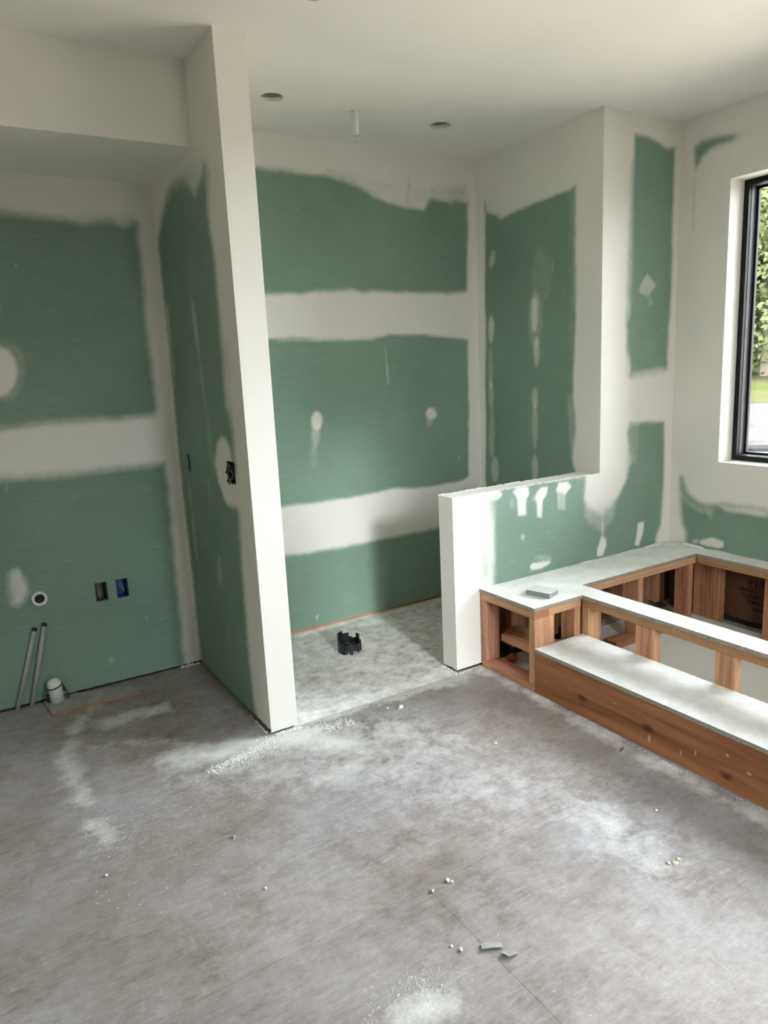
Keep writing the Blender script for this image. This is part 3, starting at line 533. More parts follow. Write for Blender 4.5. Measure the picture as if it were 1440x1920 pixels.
M_BLOCK = mat_plain('grey_foam', (0.27, 0.28, 0.285), 0.95, 90, 0.25, bumpd=0.001)
M_CRUMB = mat_plain('white_plaster_crumb', (0.76, 0.76, 0.73), 0.9, 60, 0.1)
M_BEIGE = mat_plain('beige_debris', (0.50, 0.44, 0.34), 0.9, 60, 0.2)
M_ORANGE = mat_plain('red_brown_wood_chip', (0.30, 0.07, 0.03), 0.8, 40, 0.2)
M_FLAP = mat_plain('grey_dusty_paper', (0.30, 0.29, 0.288), 0.85, 25, 0.12)
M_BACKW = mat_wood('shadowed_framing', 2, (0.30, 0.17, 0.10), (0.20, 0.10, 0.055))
M_EXT = mat_plain('exterior_cladding', (0.35, 0.34, 0.32), 0.9, 5, 0.1)
M_SCRAP = mat_plain('grey_scrap_board', (0.34, 0.33, 0.31), 0.8, 16, 0.2)
M_SCRAPE = mat_plain('orange_ply_edge', (0.33, 0.15, 0.08), 0.85, 60, 0.35)

# ------------------------------------------------------------------ object helpers
def tag(o, label=None, cat=None, group=None, kind=None):
    if label: o['label'] = label
    if cat: o['category'] = cat
    if group: o['group'] = group
    if kind: o['kind'] = kind
    return o

def link(name, me, mats, parent=None, kind=None):
    o = bpy.data.objects.new(name, me)
    for m in (mats if isinstance(mats, (list, tuple)) else [mats]):
        me.materials.append(m)
    COL.objects.link(o)
    if parent is not None:
        o.parent = parent
    if kind:
        o['kind'] = kind
    return o

def empty(name, loc, label=None, cat=None, group=None, kind=None):
    o = bpy.data.objects.new(name, None)
    o.empty_display_size = 0.05
    COL.objects.link(o)
    o.location = loc
    tag(o, label, cat, group, kind)
    return o

def put(o, parent):
    """parent a world-built mesh under an empty without moving it"""
    o.parent = parent
    o.matrix_parent_inverse = Matrix.Translation(parent.location).inverted()
    return o

def bm_box(bm, x0, x1, y0, y1, z0, z1, mats=None):
    v = [bm.verts.new(p) for p in ((x0, y0, z0), (x1, y0, z0), (x1, y1, z0), (x0, y1, z0), (x0, y0, z1), (x1, y0, z1), (x1, y1, z1), (x0, y1, z1))]
    fs = []
    # order: -z +z -y +x +y -x
    for i, q in enumerate(((3, 2, 1, 0), (4, 5, 6, 7), (0, 1, 5, 4), (1, 2, 6, 5), (2, 3, 7, 6), (3, 0, 4, 7))):
        f = bm.faces.new([v[k] for k in q])
        if mats:
            f.material_index = mats[i]
        fs.append(f)
    return fs

def finish(bm, name, mats, parent=None, kind=None, smooth=False, bevel=0.0, autosmooth=None):
    if bevel:
        bmesh.ops.bevel(bm, geom=list(bm.edges), offset=bevel, segments=1, affect='EDGES')
    bm.normal_update()
    me = bpy.data.meshes.new(name)
    bm.to_mesh(me)
    bm.free()
    if smooth:
        for p in me.polygons:
            p.use_smooth = True
    o = link(name, me, mats, None, kind)
    if parent is not None:
        if parent.type == 'EMPTY':
            put(o, parent)
        else:
            o.parent = parent
    return o

def box(name, x0, x1, y0, y1, z0, z1, mat, parent=None, kind=None, bevel=0.0, end_axis=None):
    bm = bmesh.new()
    mats = mat if isinstance(mat, (list, tuple)) else [mat]
    ids = None
    if end_axis is not None:
        mats = [mat, M_END]
        ids = {0: [0, 0, 0, 1, 0, 1], 1: [0, 0, 1, 0, 1, 0], 2: [1, 1, 0, 0, 0, 0]}[end_axis]
    bm_box(bm, x0, x1, y0, y1, z0, z1, ids)
    return finish(bm, name, mats, parent, kind, bevel=bevel)

def bm_tube(bm, pts, rad, seg=16, cap=True, inner=None, mat=0):
    """sweep a circle along pts; rad a number or a list"""
    pts = [Vector(p) for p in pts]
    rads = rad if isinstance(rad, (list, tuple)) else [rad] * len(pts)
    rings = []
    prev = None
    for i, p in enumerate(pts):
        t = (pts[min(i + 1, len(pts) - 1)] - pts[max(i - 1, 0)]).normalized()
        if prev is None:
            a = Vector((1, 0, 0)) if abs(t.x) < 0.9 else Vector((0, 1, 0))
            u = t.cross(a).normalized()
        else:
            u = (prev - t * prev.dot(t)).normalized()
        prev = u
        vv = t.cross(u)
        rings.append([bm.verts.new(p + (u * math.cos(2 * math.pi * k / seg) + vv * math.sin(2 * math.pi * k / seg)) * rads[i]) for k in range(seg)])
    for a, b_ in zip(rings, rings[1:]):
        for k in range(seg):
            f = bm.faces.new((a[k], a[(k + 1) % seg], b_[(k + 1) % seg], b_[k]))
            f.material_index = mat
    if cap:
        for r_, rev in ((rings[0], True), (rings[-1], False)):
            f = bm.faces.new(list(reversed(r_)) if rev else r_)
            f.material_index = mat
    return rings

def tube(name, pts, rad, mat, parent=None, seg=16, cap=True, kind=None):
    bm = bmesh.new()
    bm_tube(bm, pts, rad, seg, cap)
    bmesh.ops.recalc_face_normals(bm, faces=list(bm.faces))
    o = finish(bm, name, mat, parent, kind)
    for p in o.data.polygons:
        p.use_smooth = len(p.vertices) == 4
    return o

def lathe(name, prof, centre, mat, parent=None, seg=32, axis='Z', kind=None, closed=False):
    """prof: list of (radius, height)"""
    bm = bmesh.new()
    rings = []
    for r_, h in prof:
        ring = []
        for k in range(seg):
            a = 2 * math.pi * k / seg
            x, y = r_ * math.cos(a), r_ * math.sin(a)
            p = (x, y, h) if axis == 'Z' else (x, h, y)
            ring.append(bm.verts.new((centre[0] + p[0], centre[1] + p[1], centre[2] + p[2])))
        rings.append(ring)
    pairs = list(zip(rings, rings[1:]))
    if closed:
        pairs.append((rings[-1], rings[0]))
    for a, b_ in pairs:
        for k in range(seg):
            bm.faces.new((a[k], a[(k + 1) % seg], b_[(k + 1) % seg], b_[k]))
    bmesh.ops.recalc_face_normals(bm, faces=list(bm.faces))
    o = finish(bm, name, mat, parent, kind)
    for p in o.data.polygons:
        p.use_smooth = True
    return o

# signed distance of points to a polygon, positive inside
def poly_sd(px, py, poly):
    P = np.array(poly, float)
    Q = np.roll(P, -1, axis=0)
    best = np.full(px.shape, 1e9)
    inside = np.zeros(px.shape, bool)
    for (ax, ay), (bx, by) in zip(P, Q):
        ex, ey = bx - ax, by - ay
        L = ex * ex + ey * ey + 1e-12
        t = np.clip(((px - ax) * ex + (py - ay) * ey) / L, 0, 1)
        d = (px - ax - t * ex) ** 2 + (py - ay - t * ey) ** 2
        best = np.minimum(best, d)
        if abs(ey) > 1e-12:
            c = ((ay > py) != (by > py)) & (px < ex * (py - ay) / ey + ax)
            inside ^= c
    s = np.sqrt(best)
    return np.where(inside, s, -s)

def smooth(x):
    x = np.clip(x, 0, 1)
    return x * x * (3 - 2 * x)

def wobble(u, v, k=1.0):
    return 0.5 * (np.sin(u * 23 * k + 1.3 * np.sin(v * 17 * k)) + np.sin(v * 31 * k + 1.7 * np.sin(u * 13 * k)))

def mud_field(green, patches, thin=()):
    def f(u, z):
        wob = wobble(u, z, 0.35) * 0.005 + wobble(u + 3.1, z - 1.7, 1.3) * 0.0022 + wobble(u, z, 4.3) * 0.001
        m = np.ones_like(u)
        for fe, poly in green:
            m = np.minimum(m, 1 - smooth((poly_sd(u, z, poly) + wob + fe) / (2 * fe)))
        for fe, op, poly in thin:      # skimmed so thin that the paper shows through
            m = m * (1 - smooth((poly_sd(u, z, poly) + wob + fe) / (2 * fe)) * op)
        for fe, op, poly in patches:
            a = smooth((poly_sd(u, z, poly) + wob * 0.5 + fe * 0.55) / (1.1 * fe)) * op
            m = m + (1 - m) * a
        return m
    return f

def grid_sheet(name, axis, value, normal, u0, u1, v0, v1, field=None, holes=(), thick=TH, res=0.01, ragged=0.0, mat=None, parent=None, kind='structure', attr='mud', extra=None, rims=(), all_rims=False, foot=True):
    """A board with a finely divided face.  axis 'X','Y','Z' = the axis it faces along; (u, v) are the other two in order.
    holes: rectangles (u0,u1,v0,v1) left out; every free edge gets the board's thickness."""
    bu = {u0, u1}
    bv = {v0, v1}
    for h in holes:
        for a in h[:2]:
            if u0 < a < u1: bu.add(a)
        for a in h[2:]:
            if v0 < a < v1: bv.add(a)
    def cuts(s):
        s = sorted(s)
        out = []
        for a, b_ in zip(s, s[1:]):
            k = max(1, int(round((b_ - a) / res)))
            out += [a + (b_ - a) * i / k for i in range(k)]
        out.append(s[-1])
        return np.array(out)
    U, V = cuts(bu), cuts(bv)
    nu, nv = len(U), len(V)
    UU, VV = np.meshgrid(U, V, indexing='ij')
    uc, vc = (U[:-1] + U[1:]) / 2, (V[:-1] + V[1:]) / 2
    CU, CV = np.meshgrid(uc, vc, indexing='ij')
    keep = np.ones(CU.shape, bool)
    for h in holes:
        keep &= ~((CU > h[0]) & (CU < h[1]) & (CV > h[2]) & (CV < h[3]))
    W_ = VV.copy()
    if ragged:
        rag = ragged * (0.35 + 0.65 * np.abs(np.sin(U * 37 + 2 * np.sin(U * 11))) * (0.5 + 0.5 * np.sin(U * 5.3)))
        W_[:, 0] = v0 + rag
    def to3(u, v, d):
        if axis == 'X': return np.stack([np.full(u.shape, d), u, v], -1)
        if axis == 'Y': return np.stack([u, np.full(u.shape, d), v], -1)
        return np.stack([u, v, np.full(u.shape, d)], -1)
    back = value - normal * thick
    A = to3(UU, W_, value).reshape(-1, 3)
    B = to3(UU, W_, back).reshape(-1, 3)
    idx = np.arange(nu * nv).reshape(nu, nv)
    flip = (normal > 0) ^ (axis == 'Y')
    q = np.stack([idx[:-1, :-1], idx[1:, :-1], idx[1:, 1:], idx[:-1, 1:]], -1)[keep]
    if not flip: q = q[:, ::-1]
    faces = q.tolist()
    off = nu * nv
    K = np.pad(keep, 1)
    side = []
    # free edges
    for (di, dj, e) in ((0, -1, ((0, 0), (1, 0))), (0, 1, ((1, 1), (0, 1))), (-1, 0, ((0, 1), (0, 0))), (1, 0, ((1, 0), (1, 1)))):
        nb = K[1 + di:1 + di + nu - 1, 1 + dj:1 + dj + nv - 1]
        I, J = np.nonzero(keep & ~nb)
        a = idx[I + e[0][0], J + e[0][1]]
        b_ = idx[I + e[1][0], J + e[1][1]]
        mu, mv = (UU.ravel()[a] + UU.ravel()[b_]) / 2, (VV.ravel()[a] + VV.ravel()[b_]) / 2
        ok = ((mv <= v0 + 1e-6) & foot) | all_rims
        for h in rims:
            ok |= (mu > h[0] - 1e-4) & (mu < h[1] + 1e-4) & (mv > h[2] - 1e-4) & (mv < h[3] + 1e-4)
        a, b_ = a[ok], b_[ok]
        s = np.stack([b_, a, a + off, b_ + off], -1)
        if not flip: s = s[:, ::-1]
        side += s.tolist()
    verts = np.concatenate([A, B])
    used = np.zeros(len(verts), bool)
    allf = np.array(faces + side)
    used[allf.ravel()] = True
    remap = np.cumsum(used) - 1
    me = bpy.data.meshes.new(name)
    vv = verts[used]
    ff = remap[allf]
    me.vertices.add(len(vv))
    me.vertices.foreach_set('co', vv.ravel())
    me.loops.add(len(ff) * 4)
    me.loops.foreach_set('vertex_index', ff.ravel().astype(np.int32))
    me.polygons.add(len(ff))
    me.polygons.foreach_set('loop_start', np.arange(0, len(ff) * 4, 4, dtype=np.int32))
    me.polygons.foreach_set('loop_total', np.full(len(ff), 4, dtype=np.int32))
    me.polygons.foreach_set('use_smooth', np.zeros(len(ff), bool))
    me.update(calc_edges=True)
    def add_attr(nm, vals):
        a_ = me.attributes.new(nm, 'FLOAT', 'POINT')
        a_.data.foreach_set('value', vals.astype(np.float32))
    uu = np.concatenate([UU.ravel(), UU.ravel()])[used]
    zz = np.concatenate([VV.ravel(), VV.ravel()])[used]
    add_attr(attr, field(uu, zz) if field is not None else np.ones(len(uu)))
    if extra:
        for nm, fn in extra.items():
            add_attr(nm, fn(uu, zz))
    return link(name, me, mat or M_DRY, parent, kind)

# ------------------------------------------------------------------ floor
fl = box('floor', X_LEFT - 0.2, 3.85, Y_REAR - 0.2, 3.95, -0.16, -0.0008, M_JOINT, kind='structure')
fl['label'] = 'dusty grey subfloor of large sheets with fine joints'
def dust_and_light_f(u, v):
    m = np.zeros_like(u)
    wob = wobble(u, v) * 0.02 + wobble(u, v, 3) * 0.01
    for fe, op, poly in FLOOR_DUST:
        m = np.maximum(m, smooth((poly_sd(u, v, poly) + wob + fe) / (2 * fe)) * op)
    m = np.maximum(m, np.where((u > 1.16) & (v > 2.74) & (u < 3.06), 0.33, 0))  # shower floor evenly lightened to make up for missing light
    # inside the deck framing and along every wall foot
    m = np.maximum(m, np.where((u > 2.25) & (v < 2.74) & (u < 3.66), 1.0, 0))
    return m
def bare_f(u, v):
    m = np.zeros_like(u)
    wob = wobble(u, v) * 0.03
    for fe, op, poly in FLOOR_BARE:
        m = np.maximum(m, smooth((poly_sd(u, v, poly) + wob + fe) / (2 * fe)) * op)
    return m
gap = 0.0005
sheets = [  # x0, x1, y0, y1, tone
    (X_LEFT, 1.048, -0.40, 1.590, 0.88), (1.048, 2.25, -0.40, 1.590, 0.90), (2.25, 3.70, -0.40, 1.590, 1.15),
    (X_LEFT, 2.25, 1.590, 2.735, 0.98), (2.25, 3.70, 1.590, 2.735, 1.15),
    (X_LEFT, 1.10, 2.735, 3.80, 0.95), (1.10, 3.70, 2.735, 3.80, 1.5), (X_LEFT, 3.70, Y_REAR, -0.40, 0.97)]  # shower sheet raised in tone in place of light
for (a, b_, c, d, tone) in sheets:
    vis = c > -0.41
    grid_sheet('subfloor_panel', 'Z', 0.0, 1, a + gap, b_ - gap, c + gap, d - gap, field=dust_and_light_f, res=0.014 if vis else 0.4, thick=0.0007, mat=M_FLOOR, parent=fl, kind=None, attr='dust', all_rims=True,
               extra={'bare': bare_f, 'tone': lambda u, v, t=tone: np.full(u.shape, t)})

# ------------------------------------------------------------------ walls
def framing(wall, x0, x1, y0, y1, z0, z1, mat=M_EXT):
    return box('framing', x0, x1, y0, y1, z0, z1, mat, wall)

HOLE_A = (0.556, 0.614, 0.448, 0.543)
HOLE_B = (0.656, 0.714, 0.446, 0.542)
wb = grid_sheet('wall_back', 'Y', YB, -1, XP1, XR + 0.01, 0.012, H, mud_field(BACK_GREEN, BACK_MUD, BACK_THIN), ragged=0.008)
framing(wb, 1.03, 3.9, YB + TH + 0.05, YB + 0.25, -0.02, 3.0)
box('sill_plate', XP1, XR, YB + 0.006, YB + 0.06, -0.001, 0.037, M_WX, wb)
wa = grid_sheet('wall_alcove_back', 'Y', YL, -1, X_LEFT, XP0, 0.010, ZS, mud_field(ALC_GREEN, ALC_MUD, ALC_THIN), holes=(HOLE_A, HOLE_B), rims=(HOLE_A, HOLE_B), ragged=0.006)
framing(wa, X_LEFT - 0.2, 1.03, YL + TH + 0.12, YL + 0.31, -0.02, 3.0)
box('sill_plate', X_LEFT, XP0, YL + 0.008, YL + 0.07, -0.001, 0.037, M_VOIDSHADE, wa)  # plate painted near-black as the shade in the wall-foot gap
BOX2 = (2.893, 2.975, 1.070, 1.165)
SW = (3.520, 3.548, 1.062, 1.150)
wp = grid_sheet('wall_partition', 'X', XP0, -1, YP, YL, 0.012, H, mud_field(PART_GREEN, PART_MUD, PART_THIN), holes=(BOX2, SW), rims=(BOX2, SW), ragged=0.012, thick=0.010)
grid_sheet('partition_end_face', 'Y', YP, -1, XP0, XP1, 0.008, H, None, ragged=0.006, parent=wp, kind=None, thick=0.01, res=0.02)
grid_sheet('partition_shower_face', 'X', XP1, 1, YP, YB, 0.012, H, mud_field([(0.03, [(2.98, 0.1), (3.6, 0.1), (3.6, 2.4), (2.98, 2.4)])], []), ragged=0.008, parent=wp, kind=None, thick=0.01, res=0.02)
box('sill_plate', XP0 + 0.014, XP1 - 0.014, YP + 0.012, YL, -0.001, 0.037, M_VOIDSHADE, wp)  # gap shade put into the plate's colour

wr = grid_sheet('wall_shower_right', 'X', XR, -1, YC, YB, 0.012, H, mud_field(SRIGHT_GREEN + [(0.03, [(2.95, 0.0), (3.66, 0.0), (3.66, 0.70), (2.95, 0.70)])], SRIGHT_MUD, SRIGHT_THIN), thick=0.01)

# half-height wall and the full-height pier beside it share one front board
wh = grid_sheet('wall_half_height', 'Y', YC, -1, XN, XW + 0.01, 0.012, H, mud_field(FRONT_GREEN, FRONT_MUD, FRONT_THIN),
                holes=((XN, XR, ZP, H), (XD0 + 0.005, XW + 0.1, 0.0, ZD - 0.012)), ragged=0.010, thick=0.010)
grid_sheet('end_face', 'X', XN, -1, YC, YCB, 0.010, ZP, None, ragged=0.008, parent=wh, kind=None, thick=0.008, res=0.015)
grid_sheet('shower_side_face', 'Y', YCB, 1, XN, XR, 0.012, ZP, mud_field([(0.03, [(2.2, 0.0), (3.0, 0.0), (3.0, 0.78), (2.2, 0.78)])], []), parent=wh, kind=None, thick=0.008, res=0.02)
grid_sheet('cap_face', 'Z', ZP, 1, XN, XR, YC, YCB, None, parent=wh, kind=None, thick=0.012, res=0.02, foot=False)
box('sill_plate', XN + 0.012, XR, YC + 0.014, YCB - 0.012, -0.001, 0.037, M_VOIDSHADE, wh)  # blackened plate imitates shade under the half wall
# ragged bead of compound along the cap edges
bm = bmesh.new()
for yy in (YC, YCB):
    x = XN
    while x < XR - 0.02:
        L = random.uniform(0.02, 0.07)
        hgt = random.uniform(0.0008, 0.0035)
        wd = random.uniform(0.002, 0.005)
        bm_box(bm, x, min(x + L, XR), yy - wd * 0.6, yy + wd, ZP - 0.002, ZP + hgt)
        x += L * random.uniform(0.9, 1.6)
finish(bm, 'compound_bead', M_CRUMB, wh)
# framing seen under the deck, and what closes the half wall behind it
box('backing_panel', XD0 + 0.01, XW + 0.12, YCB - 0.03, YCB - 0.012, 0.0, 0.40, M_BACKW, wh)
for x in (2.42, 2.585, 2.72, 2.99, 3.28, 3.36, 3.58):
    box('stud', x, x + 0.038, YC + 0.012, YC + 0.085, 0.037, 0.40, M_WZ, wh)

ww = grid_sheet('wall_window', 'X', XW, -1, Y_REAR, YC, 0.012, H, mud_field(WIN_GREEN, WIN_MUD, WIN_THIN),
                holes=((YW0, YW, ZW0, ZW1), (DECK_END, YC + 0.1, 0.0, ZD - 0.012)), thick=0.012)
# exposed exterior-wall framing below the deck
for (y0, y1) in ((2.655, 2.693), (2.600, 2.638), (2.527, 2.563), (2.486, 2.524), (2.442, 2.480), (2.399, 2.437), (2.092, 2.130), (1.68, 1.718), (1.27, 1.308), (0.86, 0.898), (0.45, 0.488)):
    box('stud', XW + 0.001, XW + 0.055, y0, y1, 0.0, 0.395, M_WZ, ww)
box('sill_plate', XW + 0.06, XW + 0.13, DECK_END, YC, -0.001, 0.037, M_VOIDSHADE, ww)  # dark colour stands for shade at the foot of the bays
# exterior wall shell around the window opening
bm = bmesh.new()
X1, X2 = XW + 0.135, XW + 0.20
bm_box(bm, X1, X2, Y_REAR - 0.2, YW0 - 0.03, -0.7, 3.1)
bm_box(bm, X1, X2, YW + 0.03, 3.95, -0.7, 3.1)
bm_box(bm, X1, X2, YW0 - 0.03, YW + 0.03, -0.7, ZW0 - 0.03)
bm_box(bm, X1, X2, YW0 - 0.03, YW + 0.03, ZW1 + 0.03, 3.1)
finish(bm, 'exterior_shell', M_EXT, ww)
# white returns lining the opening
RT = 0.012
box('jamb_return', XW + 0.0005, XF + 0.02, YW, YW + RT, ZW0 - RT, ZW1 + RT, M_WHITE, ww)
box('jamb_return', XW + 0.0005, XF + 0.02, YW0 - RT, YW0, ZW0 - RT, ZW1 + RT, M_WHITE, ww)
box('head_return', XW + 0.0005, XF + 0.02, YW0, YW, ZW1, ZW1 + RT, M_WHITE, ww)
box('sill_return', XW + 0.0005, XF + 0.02, YW0, YW, ZW0 - RT, ZW0, M_WHITE, ww)

wl_ = box('wall_left', X_LEFT - 0.15, X_LEFT, Y_REAR - 0.15, 3.72, 0, 2.95, M_RAW, kind='structure')
# glazed balcony door behind the viewer: x0 x1 z0 z1
bm = bmesh.new()
for a in ((X_LEFT, RW[0], 0, 2.95), (RW[1], 3.80, 0, 2.95), (RW[0], RW[1], RW[3], 2.95)):
    bm_box(bm, a[0], a[1], Y_REAR - 0.15, Y_REAR, a[2], a[3])
bm_box(bm, X_LEFT, 1.12, -0.45, -0.35, 0, 2.95)  # unseen wing wall added to keep door light off the alcove
finish(bm, 'wall_rear_and_blocker', M_RAW, kind='structure')

# ceiling with round cut-outs
CANS = [(1.509, 3.297, 0.054), (2.465, 3.318, 0.054), (1.262, 2.372, 0.056)]
sq = 0.075
cl = grid_sheet('ceiling', 'Z', H, -1, X_LEFT, XW + 0.15, Y_REAR, YB + 0.05, None,
                holes=tuple((x - sq, x + sq, y - sq, y + sq) for x, y, r_ in CANS) + ((1.948 - 0.03, 1.948 + 0.03, 3.302 - 0.03, 3.302 + 0.03),), thick=0.016, res=0.06, mat=M_CEIL, foot=False)
def ring_patch(x, y, r_, s, name='cutout_edge'):
    bm = bmesh.new()
    n_ = 32
    o_, i_, t_ = [], [], []
    for k in range(n_):
        a = 2 * math.pi * k / n_ + math.pi / n_
        c, d = math.cos(a), math.sin(a)
        f = s / max(abs(c), abs(d))
        rj = r_ * (1 + 0.03 * math.sin(3 * a + x * 9) + 0.02 * math.sin(7 * a))
        o_.append(bm.verts.new((x + c * f, y + d * f, H)))
        i_.append(bm.verts.new((x + c * rj, y + d * rj, H)))
        t_.append(bm.verts.new((x + c * rj, y + d * rj, H + 0.016)))
    cor = []
    for k in range(n_):
        j = (k + 1) % n_
        bm.faces.new((o_[k], i_[k], i_[j], o_[j]))
        bm.faces.new((i_[k], t_[k], t_[j], i_[j]))
    # the four little corner wedges
    for sx in (-1, 1):
        for sy in (-1, 1):
            near = sorted(o_, key=lambda q: (q.co.x - (x + sx * s)) ** 2 + (q.co.y - (y + sy * s)) ** 2)[:2]
            c = bm.verts.new((x + sx * s, y + sy * s, H))
            bm.faces.new((c, near[0], near[1]))
    bmesh.ops.recalc_face_normals(bm, faces=list(bm.faces))
    return finish(bm, name, M_CEIL, cl)
for x, y, r_ in CANS:
    ring_patch(x, y, r_, sq)
ring_patch(1.948, 3.302, 0.019, 0.03)
box('roof_slab', X_LEFT - 0.4, 4.3, Y_REAR - 0.5, 4.3, 2.96, 3.15, M_EXT, cl)

# soffit over the alcove
so = grid_sheet('soffit', 'Y', YS, -1, X_LEFT, XP0, ZS + 0.0005, H, None, res=0.05, thick=0.0004)
so['label'] = 'boxed-out plaster soffit above the left alcove'
box('underside_board', X_LEFT, XP0, YS + 0.0005, YL + 0.01, ZS, ZS + 0.012, M_CEIL, so)

# ------------------------------------------------------------------ window 1
wi = empty('window_1', (XF, (YW0 + YW) / 2, ZW0), kind='structure')
wi['label'] = 'black framed window above the tub deck'
def rect_frame(name, x0, x1, y0, y1, z0, z1, t, mat, parent):
    bm = bmesh.new()
    bm_box(bm, x0, x1, y0, y0 + t, z0, z1)
    bm_box(bm, x0, x1, y1 - t, y1, z0, z1)
    bm_box(bm, x0, x1, y0 + t, y1 - t, z0, z0 + t)
    bm_box(bm, x0, x1, y0 + t, y1 - t, z1 - t, z1)
    return finish(bm, name, mat, parent)
rect_frame('outer_frame', XF, XF + 0.022, YW0, YW, ZW0, ZW1, 0.028, M_FRAME, wi)
rect_frame('lit_frame_return', XF + 0.0225, XF + 0.066, YW0, YW, ZW0, ZW1, 0.030, M_LITFRAME, wi)  # grey liner puts the lit look of the frame's return into colour
rect_frame('sash', XF + 0.0665, XF + 0.085, YW0, YW, ZW0, ZW1, 0.042, M_FRAME, wi)
box('glass_pane', XF + 0.072, XF + 0.076, YW0 + 0.04, YW - 0.04, ZW0 + 0.04, ZW1 - 0.04, M_GLASS, wi)

w2 = empty('door_1', ((RW[0] + RW[1]) / 2, Y_REAR - 0.08, 0), kind='structure')
w2['label'] = 'tall glazed balcony door in the wall behind the viewer'
bm = bmesh.new()
for a in ((RW[0], RW[0] + 0.045, 0.0, RW[3]), (RW[1] - 0.045, RW[1], 0.0, RW[3]), (RW[0] + 0.045, RW[1] - 0.045, 0.0, 0.09), (RW[0] + 0.045, RW[1] - 0.045, RW[3] - 0.045, RW[3])):
    bm_box(bm, a[0], a[1], Y_REAR - 0.09, Y_REAR - 0.05, a[2], a[3])
finish(bm, 'door_frame', M_FRAME, w2)
box('glass_pane', RW[0] + 0.045, RW[1] - 0.045, Y_REAR - 0.072, Y_REAR - 0.068, 0.09, RW[3] - 0.045, M_GLASS, w2)

# ------------------------------------------------------------------ bathtub deck
dk = empty('bathtub_deck', (2.9, 1.6, 0), 'raised timber bathtub deck frame with white dusty top boards under the window', 'tub deck')
def prism(name, outline, z0, z1, mats, parent):
    bm = bmesh.new()
    lo = [bm.verts.new((x, y, z0)) for x, y in outline]
    hi = [bm.verts.new((x, y, z1)) for x, y in outline]
    f = bm.faces.new(hi)
    f.material_index = 0
    f = bm.faces.new(list(reversed(lo)))
    f.material_index = 1
    for k in range(len(outline)):
        j = (k + 1) % len(outline)
        q = bm.faces.new((lo[k], lo[j], hi[j], hi[k]))
        q.material_index = 1
    bmesh.ops.recalc_face_normals(bm, faces=list(bm.faces))
    return finish(bm, name, mats, parent)
TB = 0.018
prism('deck_board', [(XD0, YC - 0.001), (XD0, YD1), (XD1, YD1), (XD1, DECK_END), (XD2, DECK_END), (XD2, YD2), (XD3, YD2), (XD3, YC - 0.001)], ZD - TB, ZD, [M_TOP, M_EDGE], dk)
prism('deck_board', [(XD3 + 0.0015, YC - 0.001), (XD3 + 0.0015, DECK_END), (XW - 0.001, DECK_END), (XW - 0.001, YC - 0.001)], ZD - TB, ZD - 0.0005, [M_TOP, M_EDGE], dk)
PZ0, PZ1 = ZD - TB - 0.038, ZD - TB
b0 = 0.0006
def plate(x0, x1, y0, y1, z0=PZ0, z1=PZ1, mat=M_WY, ax=1, name='top_plate'):
    return box(name, x0, x1, y0, y1, z0 + b0, z1 - b0, mat, dk, end_axis=ax, bevel=0.0012)
plate(2.203, 2.292, 2.3515, 2.740)
plate(2.2925, 2.5035, 2.3530, 2.391, mat=M_WX, ax=0)
plate(2.2925, 3.52, 2.651, 2.740, mat=M_WX, ax=0)
plate(2.633, 3.532, 2.4655, 2.5545, mat=M_WX, ax=0)
plate(2.5105, 2.5995, DECK_END, 2.3525, mat=M_WYG)
plate(3.5335, 3.6225, DECK_END, 2.4625, mat=M_WYG)
plate(2.203, 2.292, 2.3515, 2.740, 0.0, 0.038, name='bottom_plate')
plate(2.5105, 2.5995, DECK_END, 2.3525, 0.0, 0.038, name='bottom_plate')
plate(2.89, 3.52, 2.4655, 2.5545, 0.0, 0.038, mat=M_WX, ax=0, name='bottom_plate')
plate(2.2925, 2.50, 2.42, 2.509, 0.0, 0.038, mat=M_WX, ax=0, name='bottom_plate')
def stud(x0, x1, y0, y1, z0=0.038, z1=PZ0):
    return box('stud', x0, x1, y0, y1, z0 + b0, z1 - b0, M_WZ, dk, end_axis=2, bevel=0.0012)
stud(2.203, 2.292, 2.702, 2.740)
stud(2.203, 2.292, 2.3515, 2.3895)
stud(2.293, 2.330, 2.3530, 2.442, 0.0)
stud(2.462, 2.500, 2.3530, 2.442)
stud(2.5105, 2.5995, 2.3130, 2.3510)
stud(2.5105, 2.5485, 1.9530, 2.0380)
stud(2.5130, 2.5510, 1.9390, 1.9525)
stud(2.5105, 2.5485, 1.5620, 1.6480)
stud(2.5105, 2.5485, 1.1600, 1.2480)
stud(2.5105, 2.5485, 0.7600, 0.8480)
stud(2.66, 2.698, 2.4655, 2.5545, 0.0)
stud(3.053, 3.091, 2.4655, 2.5545)
stud(3.475, 3.513, 2.4655, 2.5545)
for y in (2.30, 2.05, 1.65, 1.25, 0.85):
    if y < 2.2: stud(3.58, 3.618, y, y + 0.038, 0.0)
# cross braces laid inside the left bay
br = box('brace', 2.34, 2.46, 2.45, 2.735, 0.125, 0.163, M_WY, dk, end_axis=1, bevel=0.001)
box('brace', 2.30, 2.339, 2.45, 2.70, 0.125, 0.163, M_WY, dk, end_axis=1, bevel=0.001)

st = empty('entry_step', (2.35, 1.3, 0), 'low step of brown fir riser and white dusty tread along the tub deck', 'step')
prism('tread', [(XD0, YD1 - 0.001), (XD0, DECK_END), (2.5095, DECK_END), (2.5095, YD1 - 0.001)], ZT - TB, ZT, [M_TOP, M_EDGE], st)
box('riser', XD0 + 0.003, XD0 + 0.041, DECK_END, YD1 - 0.002, 0.001, ZT - TB - 0.0005, M_RISER, st)
box('support_rail', 2.470, 2.508, DECK_END, YD1 - 0.003, 0.05, ZT - TB - 0.0005, M_WY, st)

